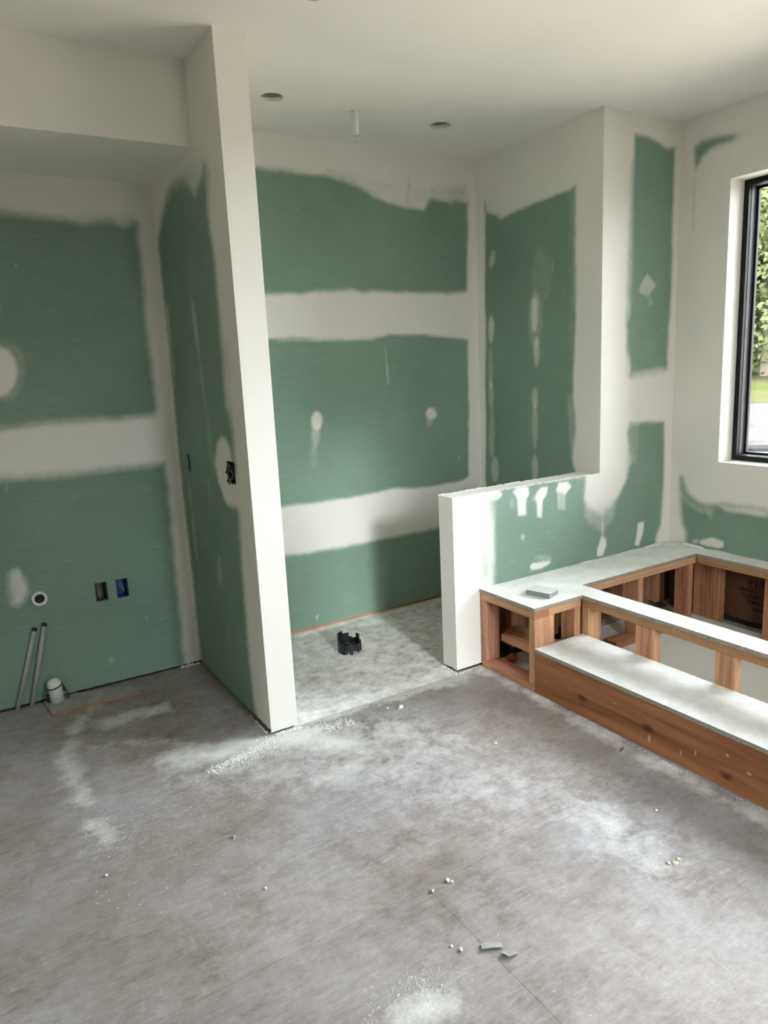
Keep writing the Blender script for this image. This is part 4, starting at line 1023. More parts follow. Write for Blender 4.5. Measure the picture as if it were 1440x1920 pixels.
# kraft-faced insulation in the wall bay below the deck
kb = empty('insulation_batt', (XW + 0.06, 2.265, 0.04), 'brown kraft-faced insulation batt with mirrored red print below the window deck', 'insulation')
bm = bmesh.new()
ny, nz = 14, 16
vg = [[bm.verts.new((XW + 0.052 - 0.018 * math.sin(math.pi * i / ny) + 0.003 * math.sin(j * 1.7 + i), 2.132 + 0.265 * i / ny, 0.038 + 0.352 * j / nz)) for j in range(nz + 1)] for i in range(ny + 1)]
for i in range(ny):
    for j in range(nz):
        bm.faces.new((vg[i][j], vg[i][j + 1], vg[i + 1][j + 1], vg[i + 1][j]))
kr = finish(bm, 'kraft_facing', M_KRAFT, kb, smooth=True)
bm = bmesh.new()
bm_box(bm, XW + 0.057, XW + 0.128, 2.132, 2.397, 0.038, 0.39)
finish(bm, 'batt_core', mat_plain('pink_fibre', (0.5, 0.25, 0.24), 0.95, 60, 0.2), kb)
fc = bpy.data.curves.new('print_curve', 'FONT')
fc.body = 'R19'
fc.size = 0.068
fc.extrude = 0.0006
fc.offset = 0.0012
fo = bpy.data.objects.new('print_curve', fc)
COL.objects.link(fo)
dg = bpy.context.evaluated_depsgraph_get()
fm = bpy.data.meshes.new_from_object(fo.evaluated_get(dg))
bpy.data.objects.remove(fo)
# mirrored lettering: reads toward +Y
for v in fm.vertices:
    x, y, z = v.co
    v.co = (XW + 0.0315 - z, 2.150 + x * 0.92, 0.238 + y)
fm.name = 'lettering'
fm.materials.clear()
put(link('lettering', fm, M_PRINT), kb)
bm = bmesh.new()
for row, (zc, y0, y1) in enumerate(((0.208, 2.150, 2.290), (0.176, 2.150, 2.272), (0.142, 2.150, 2.235), (0.108, 2.150, 2.215))):
    y = y0
    while y < y1:
        hh = 0.018 if row < 3 else 0.015
        wdt = random.uniform(0.006, 0.010)
        bm_box(bm, XW + 0.0305, XW + 0.0325, y, y + 0.0025, zc, zc + hh)
        if random.random() < 0.7: bm_box(bm, XW + 0.0305, XW + 0.0325, y + wdt - 0.0025, y + wdt, zc, zc + hh)
        for zz in random.sample([0, 0.5, 0.88], random.choice((1, 2))):
            bm_box(bm, XW + 0.0305, XW + 0.0325, y, y + wdt, zc + hh * zz, zc + hh * zz + 0.0025)
        y += wdt + (0.0035 if random.random() < 0.8 else 0.010)
finish(bm, 'small_print', M_PRINT, kb)

# red-brown chip of wood inside the left bay
bm = bmesh.new()
bmesh.ops.create_icosphere(bm, subdivisions=1, radius=0.022, matrix=Matrix.Translation((2.335, 2.655, 0.036)) @ Matrix.Diagonal((1.3, 0.8, 1.5, 1)))
for v in bm.verts:
    v.co += Vector((random.uniform(-1, 1), random.uniform(-1, 1), random.uniform(-1, 1))) * 0.004
zmin = min(v.co.z for v in bm.verts)
for v in bm.verts: v.co.z -= zmin
tag(finish(bm, 'wood_chip', M_ORANGE), 'small red-brown chip of wood lying inside the open left bay of the tub deck', 'wood chip')

# ------------------------------------------------------------------ sanding block on the deck
cx, cy, ang = 2.372, 2.478, math.radians(17)
sb = empty('sanding_block', (cx, cy, ZD), 'grey dusty sanding block lying on the tub deck corner', 'sanding block')
def obox(name, cx, cy, ang, lx, ly, z0, z1, mats, parent, bevel=0.002, ids=None, taper=1.0):
    bm = bmesh.new()
    bm_box(bm, -lx / 2, lx / 2, -ly / 2, ly / 2, z0, z1, ids)
    if taper != 1.0:
        for v in bm.verts:
            if v.co.z > (z0 + z1) / 2:
                v.co.x *= taper
                v.co.y *= taper
    bmesh.ops.bevel(bm, geom=list(bm.edges), offset=bevel, segments=2, affect='EDGES')
    bmesh.ops.transform(bm, matrix=Matrix.Translation((cx, cy, 0)) @ Matrix.Rotation(ang, 4, 'Z'), verts=bm.verts)
    return finish(bm, name, mats, parent)
obox('foam_body', cx, cy, ang, 0.088, 0.128, ZD + 0.0005, ZD + 0.024, M_BLOCK, sb, 0.003)
obox('abrasive_face', cx, cy, ang, 0.0885, 0.1285, ZD + 0.0235, ZD + 0.0265, M_BLOCKTOP, sb, 0.001)

# ------------------------------------------------------------------ black fitting on the shower floor
bf = empty('pipe_fitting', (1.762, 3.345, 0), 'black plastic notched pipe fitting standing on the shower floor', 'pipe fitting')
bm = bmesh.new()
R1, R0_, seg = 0.062, 0.056, 48
hs = []
for k in range(seg):
    a = (k + 0.5) / seg * 360
    h_ = 0.060
    for (lo, hi, hh) in ((95, 165, 0.098), (165, 188, 0.070), (60, 95, 0.082), (25, 45, 0.055), (-12, 12, 0.086), (200, 330, 0.050)):
        if lo <= a <= hi or lo <= a - 360 <= hi:
            h_ = hh
    base = 0.0
    for (lo, hi) in ((205, 225), (236, 250), (262, 300), (310, 345), (20, 60), (110, 150)):
        if lo <= a <= hi: base = 0.016
    hs.append((base, h_))
for k in range(seg):
    a0, a1 = 2 * math.pi * k / seg, 2 * math.pi * (k + 1) / seg
    lo, hi = hs[k]
    ps = []
    for a in (a0, a1):
        for r_ in (R0_, R1):
            for z in (lo, hi):
                ps.append(bm.verts.new((1.762 + r_ * math.cos(a), 3.345 + r_ * math.sin(a), z)))
    i0l, i0h, o0l, o0h, i1l, i1h, o1l, o1h = ps
    for q in ((o0l, o1l, o1h, o0h), (i1l, i0l, i0h, i1h), (i0h, o0h, o1h, i1h), (i0l, i1l, o1l, o0l), (i0l, o0l, o0h, i0h), (i1l, i1h, o1h, o1l)):
        bm.faces.new(q)
finish(bm, 'notched_collar', M_BLACK, bf)
lathe('inner_ring', [(0.0555, 0.020), (0.0555, 0.034), (0.030, 0.034), (0.030, 0.020)], (1.762, 3.345, 0), M_BLACK, bf, 32, closed=True)
for a in (215, 255, 330, 80):
    c, s_ = math.cos(math.radians(a)), math.sin(math.radians(a))
    bm = bmesh.new()
    bmesh.ops.create_cube(bm, size=1, matrix=Matrix.Translation((1.762 + c * 0.0645, 3.345 + s_ * 0.0645, 0.03)) @ Matrix.Rotation(math.radians(a), 4, 'Z') @ Matrix.Diagonal((0.008, 0.012, 0.06, 1)))
    finish(bm, 'clip_tab', M_BLACK, bf)

# ------------------------------------------------------------------ ceiling items
for (x, y, r_), lab in zip(CANS, ('open round downlight cut-out with grey metal can, left of the white ceiling pipe', 'open round downlight cut-out with grey metal can, right of the white ceiling pipe', 'open round downlight cut-out at the top edge nearest the viewer')):
    c = empty('downlight_can', (x, y, H), lab, 'downlight', 'downlight cut-outs in the ceiling')
    lathe('housing', [(r_ + 0.006, H + 0.020), (r_ + 0.006, H + 0.10), (0.0005, H + 0.10)], (x, y, 0), M_METAL, c)
    lathe('rim', [(r_ - 0.001, H + 0.0195), (r_ + 0.005, H + 0.0195), (r_ + 0.005, H + 0.024), (r_ - 0.001, H + 0.024)], (x + 0.004, y, 0), M_METAL, c, closed=True)
sp = empty('shower_pipe', (1.948, 3.302, H), 'white pipe stub hanging from the shower ceiling', 'pipe')
tube('pipe', [(1.946, 3.302, H + 0.09), (1.947, 3.302, H), (1.948, 3.302, 2.652), (1.949, 3.302, 2.634)], [0.0135, 0.0135, 0.0125, 0.0125], M_PVC, sp, 20)
lathe('coupling', [(0.0150, 2.700), (0.0155, 2.705), (0.0155, H + 0.02), (0.0150, H + 0.025), (0.0136, H + 0.025), (0.0136, 2.700)], (1.947, 3.302, 0), M_PVC, sp, 20, closed=True)
lathe('dark_end', [(0.0105, 2.6335), (0.0122, 2.6325), (0.0122, 2.6345)], (1.949, 3.302, 0), M_VOIDSHADE, sp, 16)  # dark ring painted for the shaded mouth; the pipe is closed

# ------------------------------------------------------------------ alcove plumbing
dp = empty('drain_pipe', (0.303, YL, 0.521), 'white round drain pipe mouth poking from the green alcove wall', 'drain')
lathe('pipe', [(0.020, 0.02), (0.0225, -0.016), (0.0235, -0.018), (0.034, -0.018), (0.0355, -0.015), (0.0355, 0.02)], (0.305, YL, 0.521), M_PVC, dp, 32, 'Y')
lathe('bore_shade_disc', [(0.0215, -0.006), (0.0205, -0.0055), (0.0003, -0.005)], (0.305, YL, 0.521), M_VOIDSHADE, dp, 32, 'Y')  # dark disc painted in for the shade inside the pipe
for (xb, xt, zt), lab in zip(((0.140, 0.262, 0.372), (0.203, 0.307, 0.386)), ('leaning grey conduit pipe at far left of the alcove wall', 'leaning grey conduit pipe nearer the white drain stub')):
    c = empty('conduit_pipe', (xb, YL - 0.014, 0), lab, 'conduit', 'grey conduits leaning on the alcove wall')
    tube('pipe', [(xb, YL - 0.0135, 0.002), (xb + (xt - xb) * 0.5, YL - 0.0145, zt * 0.49), (xt, YL - 0.0135, zt)], 0.0105, M_CONDUIT, c, 14)
    d = Vector((xt - xb, 0, zt)).normalized()
    tube('dark_end', [(xt, YL - 0.0135, zt), (xt + d.x * 0.012, YL - 0.0135, zt + d.z * 0.012)], 0.0118, M_BLACK, c, 14)
ps_ = empty('pipe_stub', (0.312, 3.655, 0.0), 'white capped drain stub with black strap on the alcove floor', 'pipe')
px_, py_ = 0.310, 3.650
tube('pipe', [(px_ + 0.004, py_, 0.012), (px_, py_, 0.098), (px_ - 0.001, py_, 0.113), (px_ - 0.0015, py_, 0.123), (px_ - 0.002, py_, 0.1285)], [0.032, 0.032, 0.030, 0.022, 0.009], M_PVC, ps_, 28)
bm = bmesh.new()
pts = [(px_ + 0.0335 * math.cos(t), py_ + 0.0335 * math.sin(t), 0.092 + 0.008 * math.sin(t + 1.2)) for t in [math.radians(a) for a in range(165, 396, 11)]]
bm_tube(bm, pts, 0.0032, 8)
bm_tube(bm, [pts[-1], (px_ + 0.045, py_ + 0.004, 0.065), (px_ + 0.056, py_ - 0.004, 0.030), (px_ + 0.054, py_ - 0.006, 0.016)], 0.003, 8)
bm_tube(bm, [(px_ + 0.037, py_ - 0.006, 0.078), (px_ + 0.041, py_ - 0.006, 0.058)], [0.008, 0.006], 8)
bm_tube(bm, [(px_ - 0.036, py_ - 0.004, 0.060), (px_ - 0.039, py_ - 0.006, 0.038), (px_ - 0.034, py_ - 0.006, 0.018)], [0.004, 0.009, 0.004], 8)
finish(bm, 'strap', M_BLACK, ps_, smooth=True)
# scrap board against the alcove wall
bm = bmesh.new()
out = [(0.262, 3.602), (0.268, 3.505), (0.655, 3.500), (0.645, 3.612)]
out = [(0.256, 3.690), (0.272, 3.512), (0.668, 3.505), (0.650, 3.610), (0.50, 3.66), (0.40, 3.697)]
lo = [bm.verts.new((x, y, 0.001)) for x, y in out]
hi = [bm.verts.new((x, y, 0.012)) for x, y in out]
bm.faces.new(hi).material_index = 0
bm.faces.new(list(reversed(lo))).material_index = 1
for k in range(len(out)):
    j = (k + 1) % len(out)
    bm.faces.new((lo[k], lo[j], hi[j], hi[k])).material_index = 1
bmesh.ops.recalc_face_normals(bm, faces=list(bm.faces))
tag(finish(bm, 'scrap_board', [M_SCRAP, M_SCRAPE]), 'thin grey scrap board with orange edge on the floor by the alcove wall', 'board')

# electrical boxes
def open_box(name, hole, depth_axis, face, depth, mat, label, wires, group=None):
    """five-sided box set into a wall; hole (u0,u1,z0,z1); depth_axis 'Y' or 'X' (going +)"""
    u0, u1, z0, z1 = hole
    t = 0.002
    root_loc = ((u0 + u1) / 2, face, z0) if depth_axis == 'Y' else (face, (u0 + u1) / 2, z0)
    root = empty(name, root_loc, label, 'electrical box', group)
    bm = bmesh.new()
    def bb(a0, a1, d0, d1, b0_, b1_):
        if depth_axis == 'Y': bm_box(bm, a0, a1, face + d0, face + d1, b0_, b1_)
        else: bm_box(bm, face + d0, face + d1, a0, a1, b0_, b1_)
    bb(u0, u0 + t, -0.001, depth, z0, z1)
    bb(u1 - t, u1, -0.001, depth, z0, z1)
    bb(u0 + t, u1 - t, -0.001, depth, z0, z0 + t)
    bb(u0 + t, u1 - t, -0.001, depth, z1 - t, z1)
    bb(u0 + t, u1 - t, depth - t, depth, z0 + t, z1 - t)
    finish(bm, 'box_body', mat, root)
    for (pts, r_, m_) in wires:
        P = [((p[0], face + p[1], p[2]) if depth_axis == 'Y' else (face + p[1], p[0], p[2])) for p in pts]
        tube('wire', P, r_, m_, root, 8)
    return root
open_box('outlet_box', (HOLE_A[0] + 0.001, HOLE_A[1] - 0.001, HOLE_A[2] + 0.001, HOLE_A[3] - 0.001), 'Y', YL, 0.065, M_BROWNBOX, 'dark brown open outlet box in the green alcove wall, left of the blue one',
         [([(0.570, 0.05, 0.536), (0.571, 0.02, 0.50), (0.574, 0.02, 0.455)], 0.002, M_WIRE), ([(0.578, 0.05, 0.536), (0.580, 0.022, 0.50), (0.583, 0.02, 0.458)], 0.002, M_WIRE)])
open_box('outlet_box', (HOLE_B[0] + 0.001, HOLE_B[1] - 0.001, HOLE_B[2] + 0.001, HOLE_B[3] - 0.001), 'Y', YL, 0.065, M_BLUE, 'blue plastic open outlet box with pale wires in the green alcove wall',
         [([(0.666, 0.05, 0.536), (0.676, 0.012, 0.505), (0.692, 0.008, 0.475), (0.695, 0.014, 0.480), (0.684, 0.03, 0.52), (0.680, 0.05, 0.536)], 0.0016, M_WIRE)])
open_box('switch_box', (SW[0] + 0.001, SW[1] - 0.001, SW[2] + 0.001, SW[3] - 0.001), 'X', XP0, 0.06, M_BLUE, 'narrow blue switch box in the dark partition face near the alcove corner', [])
wires = []
for k in range(16):
    y = random.uniform(2.900, 2.968)
    z = random.uniform(1.078, 1.155)
    pts = [(y, 0.05, z)]
    dd = -random.uniform(0.004, 0.022)
    for q in range(4):
        pts.append((min(2.972, max(2.896, y + random.uniform(-0.03, 0.03))), dd * (q + 1) / 3 if q < 3 else 0.01, min(1.162, max(1.073, z + random.uniform(-0.035, 0.035)))))
    wires.append((pts, 0.0026 if k % 4 else 0.002, M_BLACK if k % 4 else M_WIRE))
open_box('junction_box', (BOX2[0] + 0.001, BOX2[1] - 0.001, BOX2[2] + 0.001, BOX2[3] - 0.001), 'X', XP0, 0.06, M_BLACK, 'open two-gang box stuffed with black wires in the partition', wires)

# ------------------------------------------------------------------ bits on the floor
def lump(name, x, y, s, mat, label, cat, group=None, flat=0.7, z=0.0):
    bm = bmesh.new()
    bmesh.ops.create_icosphere(bm, subdivisions=1, radius=s)
    for v in bm.verts:
        v.co += Vector((random.uniform(-1, 1), random.uniform(-1, 1), random.uniform(-1, 1))) * s * 0.28
        v.co.z *= flat
    zm = min(v.co.z for v in bm.verts)
    for v in bm.verts:
        v.co.z -= zm
        v.co.x += x
        v.co.y += y
        v.co.z += z
    return tag(finish(bm, name, mat), label, cat, group)
G = 'loose plaster crumbs on the floor'
lump('plaster_crumb', 1.619, 2.603, 0.012, M_CRUMB, 'largest white plaster crumb in front of the shower opening', 'plaster crumb', G)
lump('plaster_crumb', 1.604, 2.596, 0.008, M_BEIGE, 'small tan plaster crumb touching the largest white crumb', 'plaster crumb', G)
lump('plaster_crumb', 1.565, 2.631, 0.006, M_CRUMB, 'tiny white plaster crumb left of the largest crumb by the shower', 'plaster crumb', G)
lump('plaster_crumb', 1.117, 1.573, 0.008, M_CRUMB, 'round white plaster crumb beside the long floor joint', 'plaster crumb', G)
lump('plaster_crumb', 1.124, 1.560, 0.005, M_CRUMB, 'smaller white crumb beside the round one at the floor joint', 'plaster crumb', G)
lump('plaster_crumb', 1.052, 1.562, 0.006, M_METAL, 'dark grey grain on the floor left of the round white crumb', 'plaster crumb', G)
lump('plaster_crumb', 0.988, 1.341, 0.006, M_CRUMB, 'white plaster crumb left of the torn floor paper', 'plaster crumb', G)
lump('plaster_crumb', 0.647, 1.862, 0.005, M_CRUMB, 'white plaster crumb in the middle of the left floor', 'plaster crumb', G)
lump('plaster_crumb', 0.658, 2.155, 0.005, M_BEIGE, 'tan crumb on the scuffed floor before the partition end', 'plaster crumb', G)
lump('plaster_crumb', 1.758, 2.105, 0.009, M_CRUMB, 'flat white flake on the floor left of the step', 'plaster crumb', G, flat=0.3)
lump('plaster_crumb', 0.255, 2.207, 0.005, M_CRUMB, 'pale crumb on the dim floor at far left', 'plaster crumb', G)
lump('plaster_crumb', 1.902, 1.441, 0.005, M_CRUMB, 'white speck of plaster between the step and the beige debris', 'plaster crumb', G)
lump('plaster_crumb', 0.975, 1.365, 0.004, M_CRUMB, 'faint white speck just above the crumb by the torn floor paper', 'plaster crumb', G)
for k, (dx, dy, s) in enumerate(((0, 0, 0.010), (0.022, 0.006, 0.008), (-0.018, 0.012, 0.007))):
    lump('beige_flake', 1.730 + dx, 1.236 + dy, s, M_BEIGE, ('largest beige plaster flake on the right floor', 'right one of the beige plaster flakes on the right floor', 'left one of the beige plaster flakes on the right floor')[k], 'flake', 'beige flakes on the right floor', flat=0.35)
bm = bmesh.new()
bmesh.ops.create_cube(bm, size=1, matrix=Matrix.Translation((2.117, 1.772, 0.003)) @ Matrix.Rotation(0.3, 4, 'Z') @ Matrix.Diagonal((0.034, 0.004, 0.003, 1)))
for v in bm.verts: v.co.z += 0.0 if v.co.z < 0.003 else 0.001 * random.random()
tag(finish(bm, 'wood_splinter', M_BROWNBOX), 'dark wood splinter on the floor close to the step riser', 'splinter')

# torn, lifted flaps of the floor sheet
def flap(pts, lift, label):
    bm = bmesh.new()
    top = [bm.verts.new((x, y, z)) for (x, y, z) in pts]
    bot = [bm.verts.new((x, y, z - 0.0015)) for (x, y, z) in pts]
    bm.faces.new(top)
    bm.faces.new(list(reversed(bot)))
    for k in range(len(pts)):
        j = (k + 1) % len(pts)
        bm.faces.new((bot[k], bot[j], top[j], top[k]))
    bmesh.ops.triangulate(bm, faces=[f for f in bm.faces if len(f.verts) > 4])
    bmesh.ops.recalc_face_normals(bm, faces=list(bm.faces))
    return tag(finish(bm, 'paper_flap', M_FLAP), label, 'paper flap', 'torn floor paper flaps')
flap([(1.030, 1.306, 0.009), (1.042, 1.326, 0.004), (1.062, 1.322, 0.002), (1.092, 1.300, 0.002), (1.084, 1.282, 0.005), (1.056, 1.294, 0.010)], 0.01, 'long torn flap of floor paper curled up at the sheet corner')
flap([(1.064, 1.272, 0.008), (1.082, 1.270, 0.002), (1.100, 1.262, 0.002), (1.106, 1.244, 0.006), (1.070, 1.244, 0.013)], 0.01, 'pointed torn flap of floor paper just below the long one')

# powder grains heaped near the wall ends: uncountable
def grains(name, centre_fn, count, label, smin=0.0006, smax=0.0024, parent=None):
    vs_, fs_ = [], []
    for _ in range(count):
        x, y, z = centre_fn()
        s = random.uniform(smin, smax)
        b_ = len(vs_)
        j = lambda: random.uniform(0.6, 1.3) * s
        vs_ += [(x - j(), y - j() * 0.6, z), (x + j(), y - j() * 0.6, z), (x, y + j(), z), (x + random.uniform(-.3, .3) * s, y, z + j() * 1.1)]
        fs_ += [(b_, b_ + 1, b_ + 3), (b_ + 1, b_ + 2, b_ + 3), (b_ + 2, b_, b_ + 3), (b_, b_ + 2, b_ + 1)]
    me = bpy.data.meshes.new(name)
    me.from_pydata(vs_, [], fs_)
    me.update()
    o = link(name, me, M_CRUMB, None, 'stuff')
    if parent is not None:
        put(o, parent)
        return o
    o['label'] = label
    o['category'] = 'plaster dust'
    return o
def heap():
    r_ = random.random()
    if r_ < 0.50:
        t = random.random()
        return (0.78 + 0.50 * t + random.gauss(0, 0.03), 2.60 + 0.05 * t + random.gauss(0, 0.028), 0.0)
    if r_ < 0.70:
        t = random.random()
        return (1.05 + 0.35 * t, 2.70 - 0.10 * t + random.gauss(0, 0.03) - 0.02, 0.0)
    if r_ < 0.80:
        return (random.uniform(1.2, 2.0), random.gauss(2.70, 0.02), 0.0)
    if r_ < 0.83:
        a = random.uniform(0, 6.28)
        q = random.random() ** 0.5
        return (0.30 + 0.07 * q * math.cos(a) + 0.03 * random.gauss(0, 1), 2.42 + 0.13 * q * math.sin(a), 0)
    return (random.uniform(0.2, 1.6), random.uniform(1.9, 2.7), 0.0)
grains('plaster_grains', heap, 4200, 'white plaster grains scattered round the partition foot')
def foot_heap():
    if random.random() < 0.6:
        t = random.random()
        return (1.03 - 0.30 * t + random.gauss(0, 0.015), 2.690 - 0.09 * t + random.gauss(0, 0.016), 0.0)
    t = random.random()
    return (1.08 + 0.30 * t, 2.685 - 0.07 * t + random.gauss(0, 0.02), 0.0)
grains('plaster_crumbs', foot_heap, 900, 'coarse white plaster crumbs heaped at the partition foot', 0.0015, 0.0045)
grains('sanding_grit', lambda: (0.80 + random.gauss(0, 0.07), 1.30 + random.gauss(0, 0.035), 0.0), 500, 'white grit heap at the bottom edge of the floor')
def along_step():
    if random.random() < 0.45:
        return (2.184 - abs(random.gauss(0, 0.02)), 1.600 + random.gauss(0, 0.03), 0)
    return (2.190 - abs(random.gauss(0, 0.008)), random.uniform(0.6, 2.34), 0)
grains('step_grit', along_step, 700, 'white grit along the foot of the step riser')
def on_deck():
    r_ = random.random()
    if r_ < 0.4: return (random.uniform(2.22, 3.5), YC - 0.012 - abs(random.gauss(0, 0.012)), ZD)
    if r_ < 0.6: return (XW - 0.012 - abs(random.gauss(0, 0.012)), random.uniform(0.5, 2.7), ZD)
    return (random.uniform(3.3, 3.62), random.uniform(2.5, 2.72), ZD)
grains('deck_grit', on_deck, 900, 'white plaster grit lying on the tub deck boards', 0.0006, 0.002, parent=dk)
def debris_in_bay():
    return (random.uniform(2.7, 3.5), random.uniform(0.9, 2.4), 0.0)

# lumpy compound squeezed out along wall feet
def foot_ridge(parent, pts, w_, h_, n_per=60, mat=None):
    bm = bmesh.new()
    for (x0, y0), (x1, y1) in zip(pts, pts[1:]):
        L = math.hypot(x1 - x0, y1 - y0)
        k_ = max(2, int(L * n_per))
        for k in range(k_):
            t = (k + random.random()) / k_
            if random.random() < 0.18: continue
            r_ = w_ * random.uniform(0.5, 1.2)
            ret = bmesh.ops.create_icosphere(bm, subdivisions=1, radius=1, matrix=Matrix.Translation((x0 + (x1 - x0) * t + random.gauss(0, w_ * 0.15), y0 + (y1 - y0) * t + random.gauss(0, w_ * 0.15), 0)) @ Matrix.Rotation(random.uniform(0, 6), 4, 'Z') @ Matrix.Diagonal((r_ * random.uniform(1, 2), r_, h_ * random.uniform(0.5, 1.2), 1)))
            for v in ret['verts']:
                v.co += Vector((random.uniform(-1, 1), random.uniform(-1, 1), 0)) * r_ * 0.2
                v.co.z = max(v.co.z, 0.0002)
    o = finish(bm, 'foot_compound', mat or M_CRUMB, parent)
    o['kind'] = 'stuff'
    return o
foot_ridge(wb, [(1.20, YB - 0.020), (1.95, YB - 0.018)], 0.014, 0.004)
foot_ridge(wb, [(1.95, YB - 0.012), (3.0, YB - 0.006)], 0.006, 0.003, 45)
foot_ridge(wp, [(XP0 + 0.01, YP - 0.012), (XP1 + 0.01, YP - 0.012)], 0.009, 0.009, 170)
foot_ridge(wp, [(XP0 - 0.012, YP + 0.0), (XP0 - 0.006, YP + 0.25)], 0.006, 0.005, 90)
foot_ridge(wh, [(XN - 0.004, YCB), (XN - 0.01, YC - 0.008)], 0.008, 0.008, 150)
foot_ridge(wh, [(XN, YC - 0.010), (XD0 - 0.01, YC - 0.004)], 0.005, 0.005, 170)
foot_ridge(wa, [(XP0 - 0.01, YL - 0.01), (XP0 - 0.10, YL - 0.004)], 0.010, 0.014, 130)
foot_ridge(wa, [(-0.2, YL - 0.004), (0.95, YL - 0.002)], 0.003, 0.0025, 22, M_BEIGE)
# ridges of compound where deck meets wall in the window corner
bm = bmesh.new()
for (x, y, r1, r2, hh) in ((3.50, 2.725, 0.10, 0.018, 0.014), (3.64, 2.60, 0.016, 0.12, 0.016), (3.61, 2.70, 0.05, 0.04, 0.010), (3.30, 2.735, 0.07, 0.010, 0.006), (2.95, 2.738, 0.06, 0.007, 0.005), (3.652, 2.40, 0.008, 0.08, 0.006)):
    ret = bmesh.ops.create_icosphere(bm, subdivisions=2, radius=1, matrix=Matrix.Translation((x, y, ZD)) @ Matrix.Diagonal((r1, r2, hh, 1)))
    for v in ret['verts']:
        v.co += Vector((random.uniform(-1, 1) * r1 * 0.08, random.uniform(-1, 1) * r2 * 0.08, random.uniform(-1, 1) * hh * 0.15))
        v.co.y = min(v.co.y, YC - 0.0005)
        v.co.x = min(v.co.x, XW - 0.0005)
        v.co.z = max(v.co.z, ZD + 0.0002)
finish(bm, 'compound_ridge', M_CRUMB, ww, smooth=True)

# ------------------------------------------------------------------ outdoors beyond the window
gr = bpy.data.meshes.new('ground')
gr.from_pydata([(3.9, -60, -0.75), (120, -60, -0.75), (120, 120, -0.75), (3.9, 120, -0.75), (-60, -60, -0.75), (-60, 120, -0.75)], [], [(0, 1, 2, 3), (4, 0, 3, 5)])
go = link('ground', gr, mat_ground(), kind='structure')
go['label'] = 'pale pinkish gravel yard outside the window'
bm = bmesh.new()
n_, k_ = 24, 8
rows = []
for j in range(k_ + 1):
    d = 34 + j * 5
    row = []
    for i in range(n_ + 1):
        a = math.radians(-10 + 100 * i / n_)
        row.append(bm.verts.new((d * math.cos(a), d * math.sin(a), -0.76 + 0.02 + 0.16 * j * (1 + 0.15 * math.sin(i * 1.3)))))
    rows.append(row)
for j in range(k_):
    for i in range(n_):
        bm.faces.new((rows[j][i], rows[j + 1][i], rows[j + 1][i + 1], rows[j][i + 1]))
bmesh.ops.recalc_face_normals(bm, faces=list(bm.faces))
lw = finish(bm, 'lawn', mat_lawn(), kind='structure', smooth=True)
lw['label'] = 'rising yellow-green lawn beyond the gravel yard'
ML = [mat_leaves('sunlit_foliage', (0.030, 0.036, 0.014), (0.080, 0.086, 0.036)), mat_leaves('deep_foliage', (0.028, 0.036, 0.015), (0.066, 0.074, 0.034))]
MB = mat_plain('bark', (0.09, 0.07, 0.05), 0.9, 6, 0.2)
def crown_mesh(seed):
    r = np.random.default_rng(seed)
    n_ = 16000
    blobs = [(r.uniform(-2.6, 2.6), r.uniform(-2.6, 2.6), r.uniform(2.0, 14.0), r.uniform(1.7, 2.8)) for _ in range(26)]
    vs_, fs_ = [], []
    for k in range(n_):
        bx, by, bz, br_ = blobs[k % len(blobs)]
        d = r.normal(size=3)
        d /= np.linalg.norm(d)
        p = np.array([bx, by, bz]) + d * br_ * r.uniform(0.75, 1.08)
        a = np.cross(d + r.normal(size=3) * 0.5, r.normal(size=3))
        a /= np.linalg.norm(a) + 1e-9
        c = np.cross(a, d)
        s = r.uniform(0.12, 0.28)
        b_ = len(vs_)
        vs_ += [tuple(p - a * s), tuple(p + c * s * 0.6), tuple(p + a * s), tuple(p - c * s * 0.6)]
        fs_.append((b_, b_ + 1, b_ + 2, b_ + 3))
    me = bpy.data.meshes.new('foliage')
    me.from_pydata(vs_, [], fs_)
    me.update()
    return me
crowns = [crown_mesh(3), crown_mesh(5)]
TR = [(50, 59, 0.85, 'broad sunlit tree framed at the middle of the window view'), (50, 47, 0.85, 'tall leafy tree on the lawn right of the middle one'), (50, 71, 0.85, 'leafy tree on the lawn left of the middle one'),
      (66, 53, 1.2, 'deep green tree behind the front row, right'), (66, 66, 1.2, 'deep green tree behind the front row, left')]
for k, (d, az, s, lab) in enumerate(TR):
    x, y = d * math.sin(math.radians(az)), d * math.cos(math.radians(az))
    t = empty('tree', (x, y, 0.0), lab, 'tree', 'trees beyond the lawn')
    me = crowns[k % 2].copy() if k > 1 else crowns[k]
    f = link('foliage', me, ML[0 if k < 3 else 1], t)
    f['kind'] = 'stuff'
    f.scale = (s * 1.05, s * 1.05, s)
    f.rotation_euler = (0, 0, k * 1.1)
    f.location = (0, 0, -1.5)
    bm = bmesh.new()
    bm_tube(bm, [(0, 0, -0.9), (0.05, 0.02, 1.5), (-0.05, 0.05, 4.5)], [0.32, 0.25, 0.16], 10)
    tr = finish(bm, 'trunk', MB)
    tr.parent = t
M_BOUNCE = mat_plain('warm_bounce_tone', (0.66, 0.55, 0.43), 0.9, 2, 0.08, spec=0.0)  # pale warm tone chosen to bounce daylight up to the ceiling
pt = box('bounce_slab', 3.9, 12.5, -12, 14, -0.80, -0.70, M_BOUNCE, kind='structure')  # added out of view to reflect warm light through the window
pt['label'] = 'unseen pale slab added below the window to bounce light indoors'
bc = box('balcony_bounce_slab', -3.0, 3.85, -2.9, Y_REAR - 0.16, -0.16, -0.02, M_BOUNCE, kind='structure')  # unseen slab outside the door, kept pale to brighten the ceiling
hd = empty('low_light_blocker', (2.0, -19.0, -0.75), 'unseen foliage band added behind the viewer to block low daylight', 'low_light_blocker')  # unseen foliage added to cut low light through the rear door
rr_ = np.random.default_rng(9)
vs_, fs_ = [], []
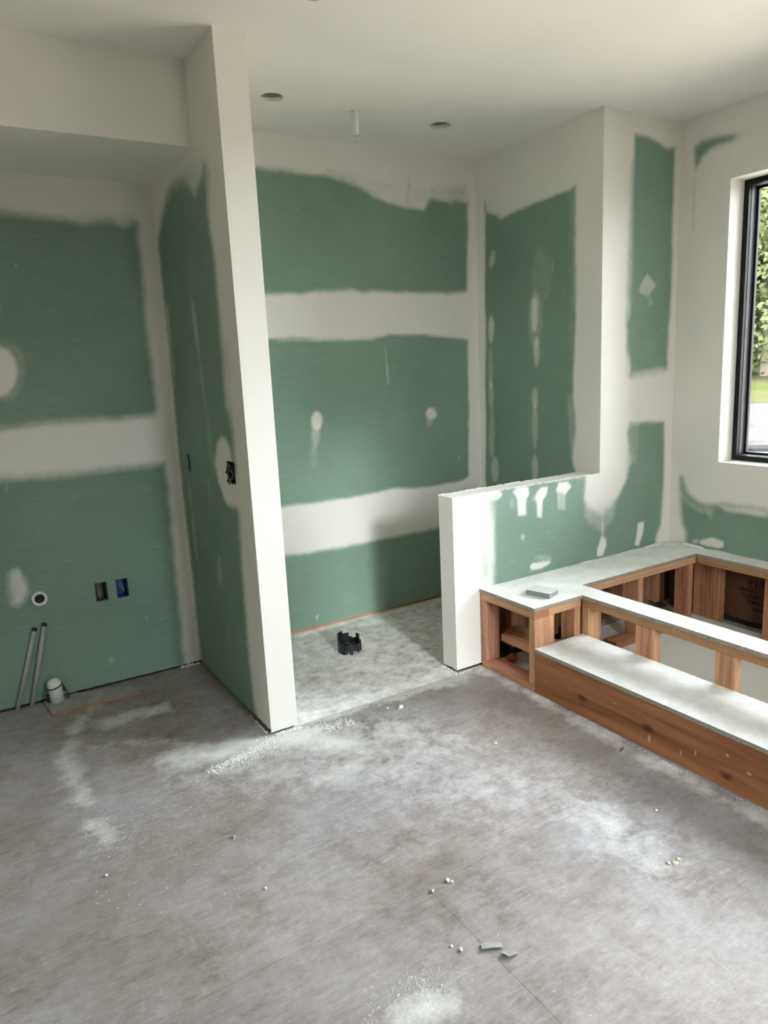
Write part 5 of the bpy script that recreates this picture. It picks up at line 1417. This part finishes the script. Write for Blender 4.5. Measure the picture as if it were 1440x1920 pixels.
for k in range(9000):
    p = np.array([rr_.uniform(-22, 22), rr_.uniform(-1.0, 1.0), rr_.uniform(0.0, 4.6)])
    a = rr_.normal(size=3); a /= np.linalg.norm(a)
    c = np.cross(a, rr_.normal(size=3)); c /= np.linalg.norm(c)
    q = rr_.uniform(0.18, 0.40); b_ = len(vs_)
    vs_ += [tuple(p - a * q), tuple(p + c * q * 0.6), tuple(p + a * q), tuple(p - c * q * 0.6)]
    fs_.append((b_, b_ + 1, b_ + 2, b_ + 3))
hm = bpy.data.meshes.new('foliage')
hm.from_pydata(vs_, [], fs_)
hm.update()
ho = link('foliage', hm, ML[1], hd)
ho['kind'] = 'stuff'
vs_, fs_ = [], []
for k in range(14000):
    az = math.radians(rr_.uniform(38, 82)); d_ = rr_.uniform(78, 84)
    p = np.array([d_ * math.sin(az), d_ * math.cos(az), rr_.uniform(-1, 21)])
    a = rr_.normal(size=3); a /= np.linalg.norm(a)
    c = np.cross(a, rr_.normal(size=3)); c /= np.linalg.norm(c)
    q = rr_.uniform(0.5, 1.1); b_ = len(vs_)
    vs_ += [tuple(p - a * q), tuple(p + c * q * 0.6), tuple(p + a * q), tuple(p - c * q * 0.6)]
    fs_.append((b_, b_ + 1, b_ + 2, b_ + 3))
hm = bpy.data.meshes.new('woodland')
hm.from_pydata(vs_, [], fs_)
hm.update()
tag(link('woodland', hm, ML[0], None, 'stuff'), 'dense woodland far beyond the lawn', 'woodland')
# stack of pale boards and a hose on the yard
lp = empty('lumber_stack', (15.5, 9.4, -0.75), 'low stack of pale boards on the gravel yard outside', 'lumber stack')
MP = mat_plain('pale_weathered_board', (0.022, 0.021, 0.020), 0.9, 8, 0.15, spec=0.0)
for k in range(6):
    bm = bmesh.new()
    bm_box(bm, -1.2, 1.2, -0.09, 0.09, 0, 0.036)
    bmesh.ops.transform(bm, matrix=Matrix.Translation((15.5 + (k % 3) * 0.18, 9.4 + (k % 3) * 0.12, -0.749 + 0.037 * (k // 3))) @ Matrix.Rotation(2.2 + 0.03 * k, 4, 'Z'), verts=bm.verts)
    finish(bm, 'board', MP, lp)
tag(tube('garden_hose', [(13.0, 7.4, -0.735), (14.2, 8.0, -0.735), (15.0, 8.2, -0.735), (15.4, 8.0, -0.735), (16.6, 7.6, -0.735)], 0.014, M_BLACK, None, 8), 'dark hose curving over the gravel outside the window', 'hose')
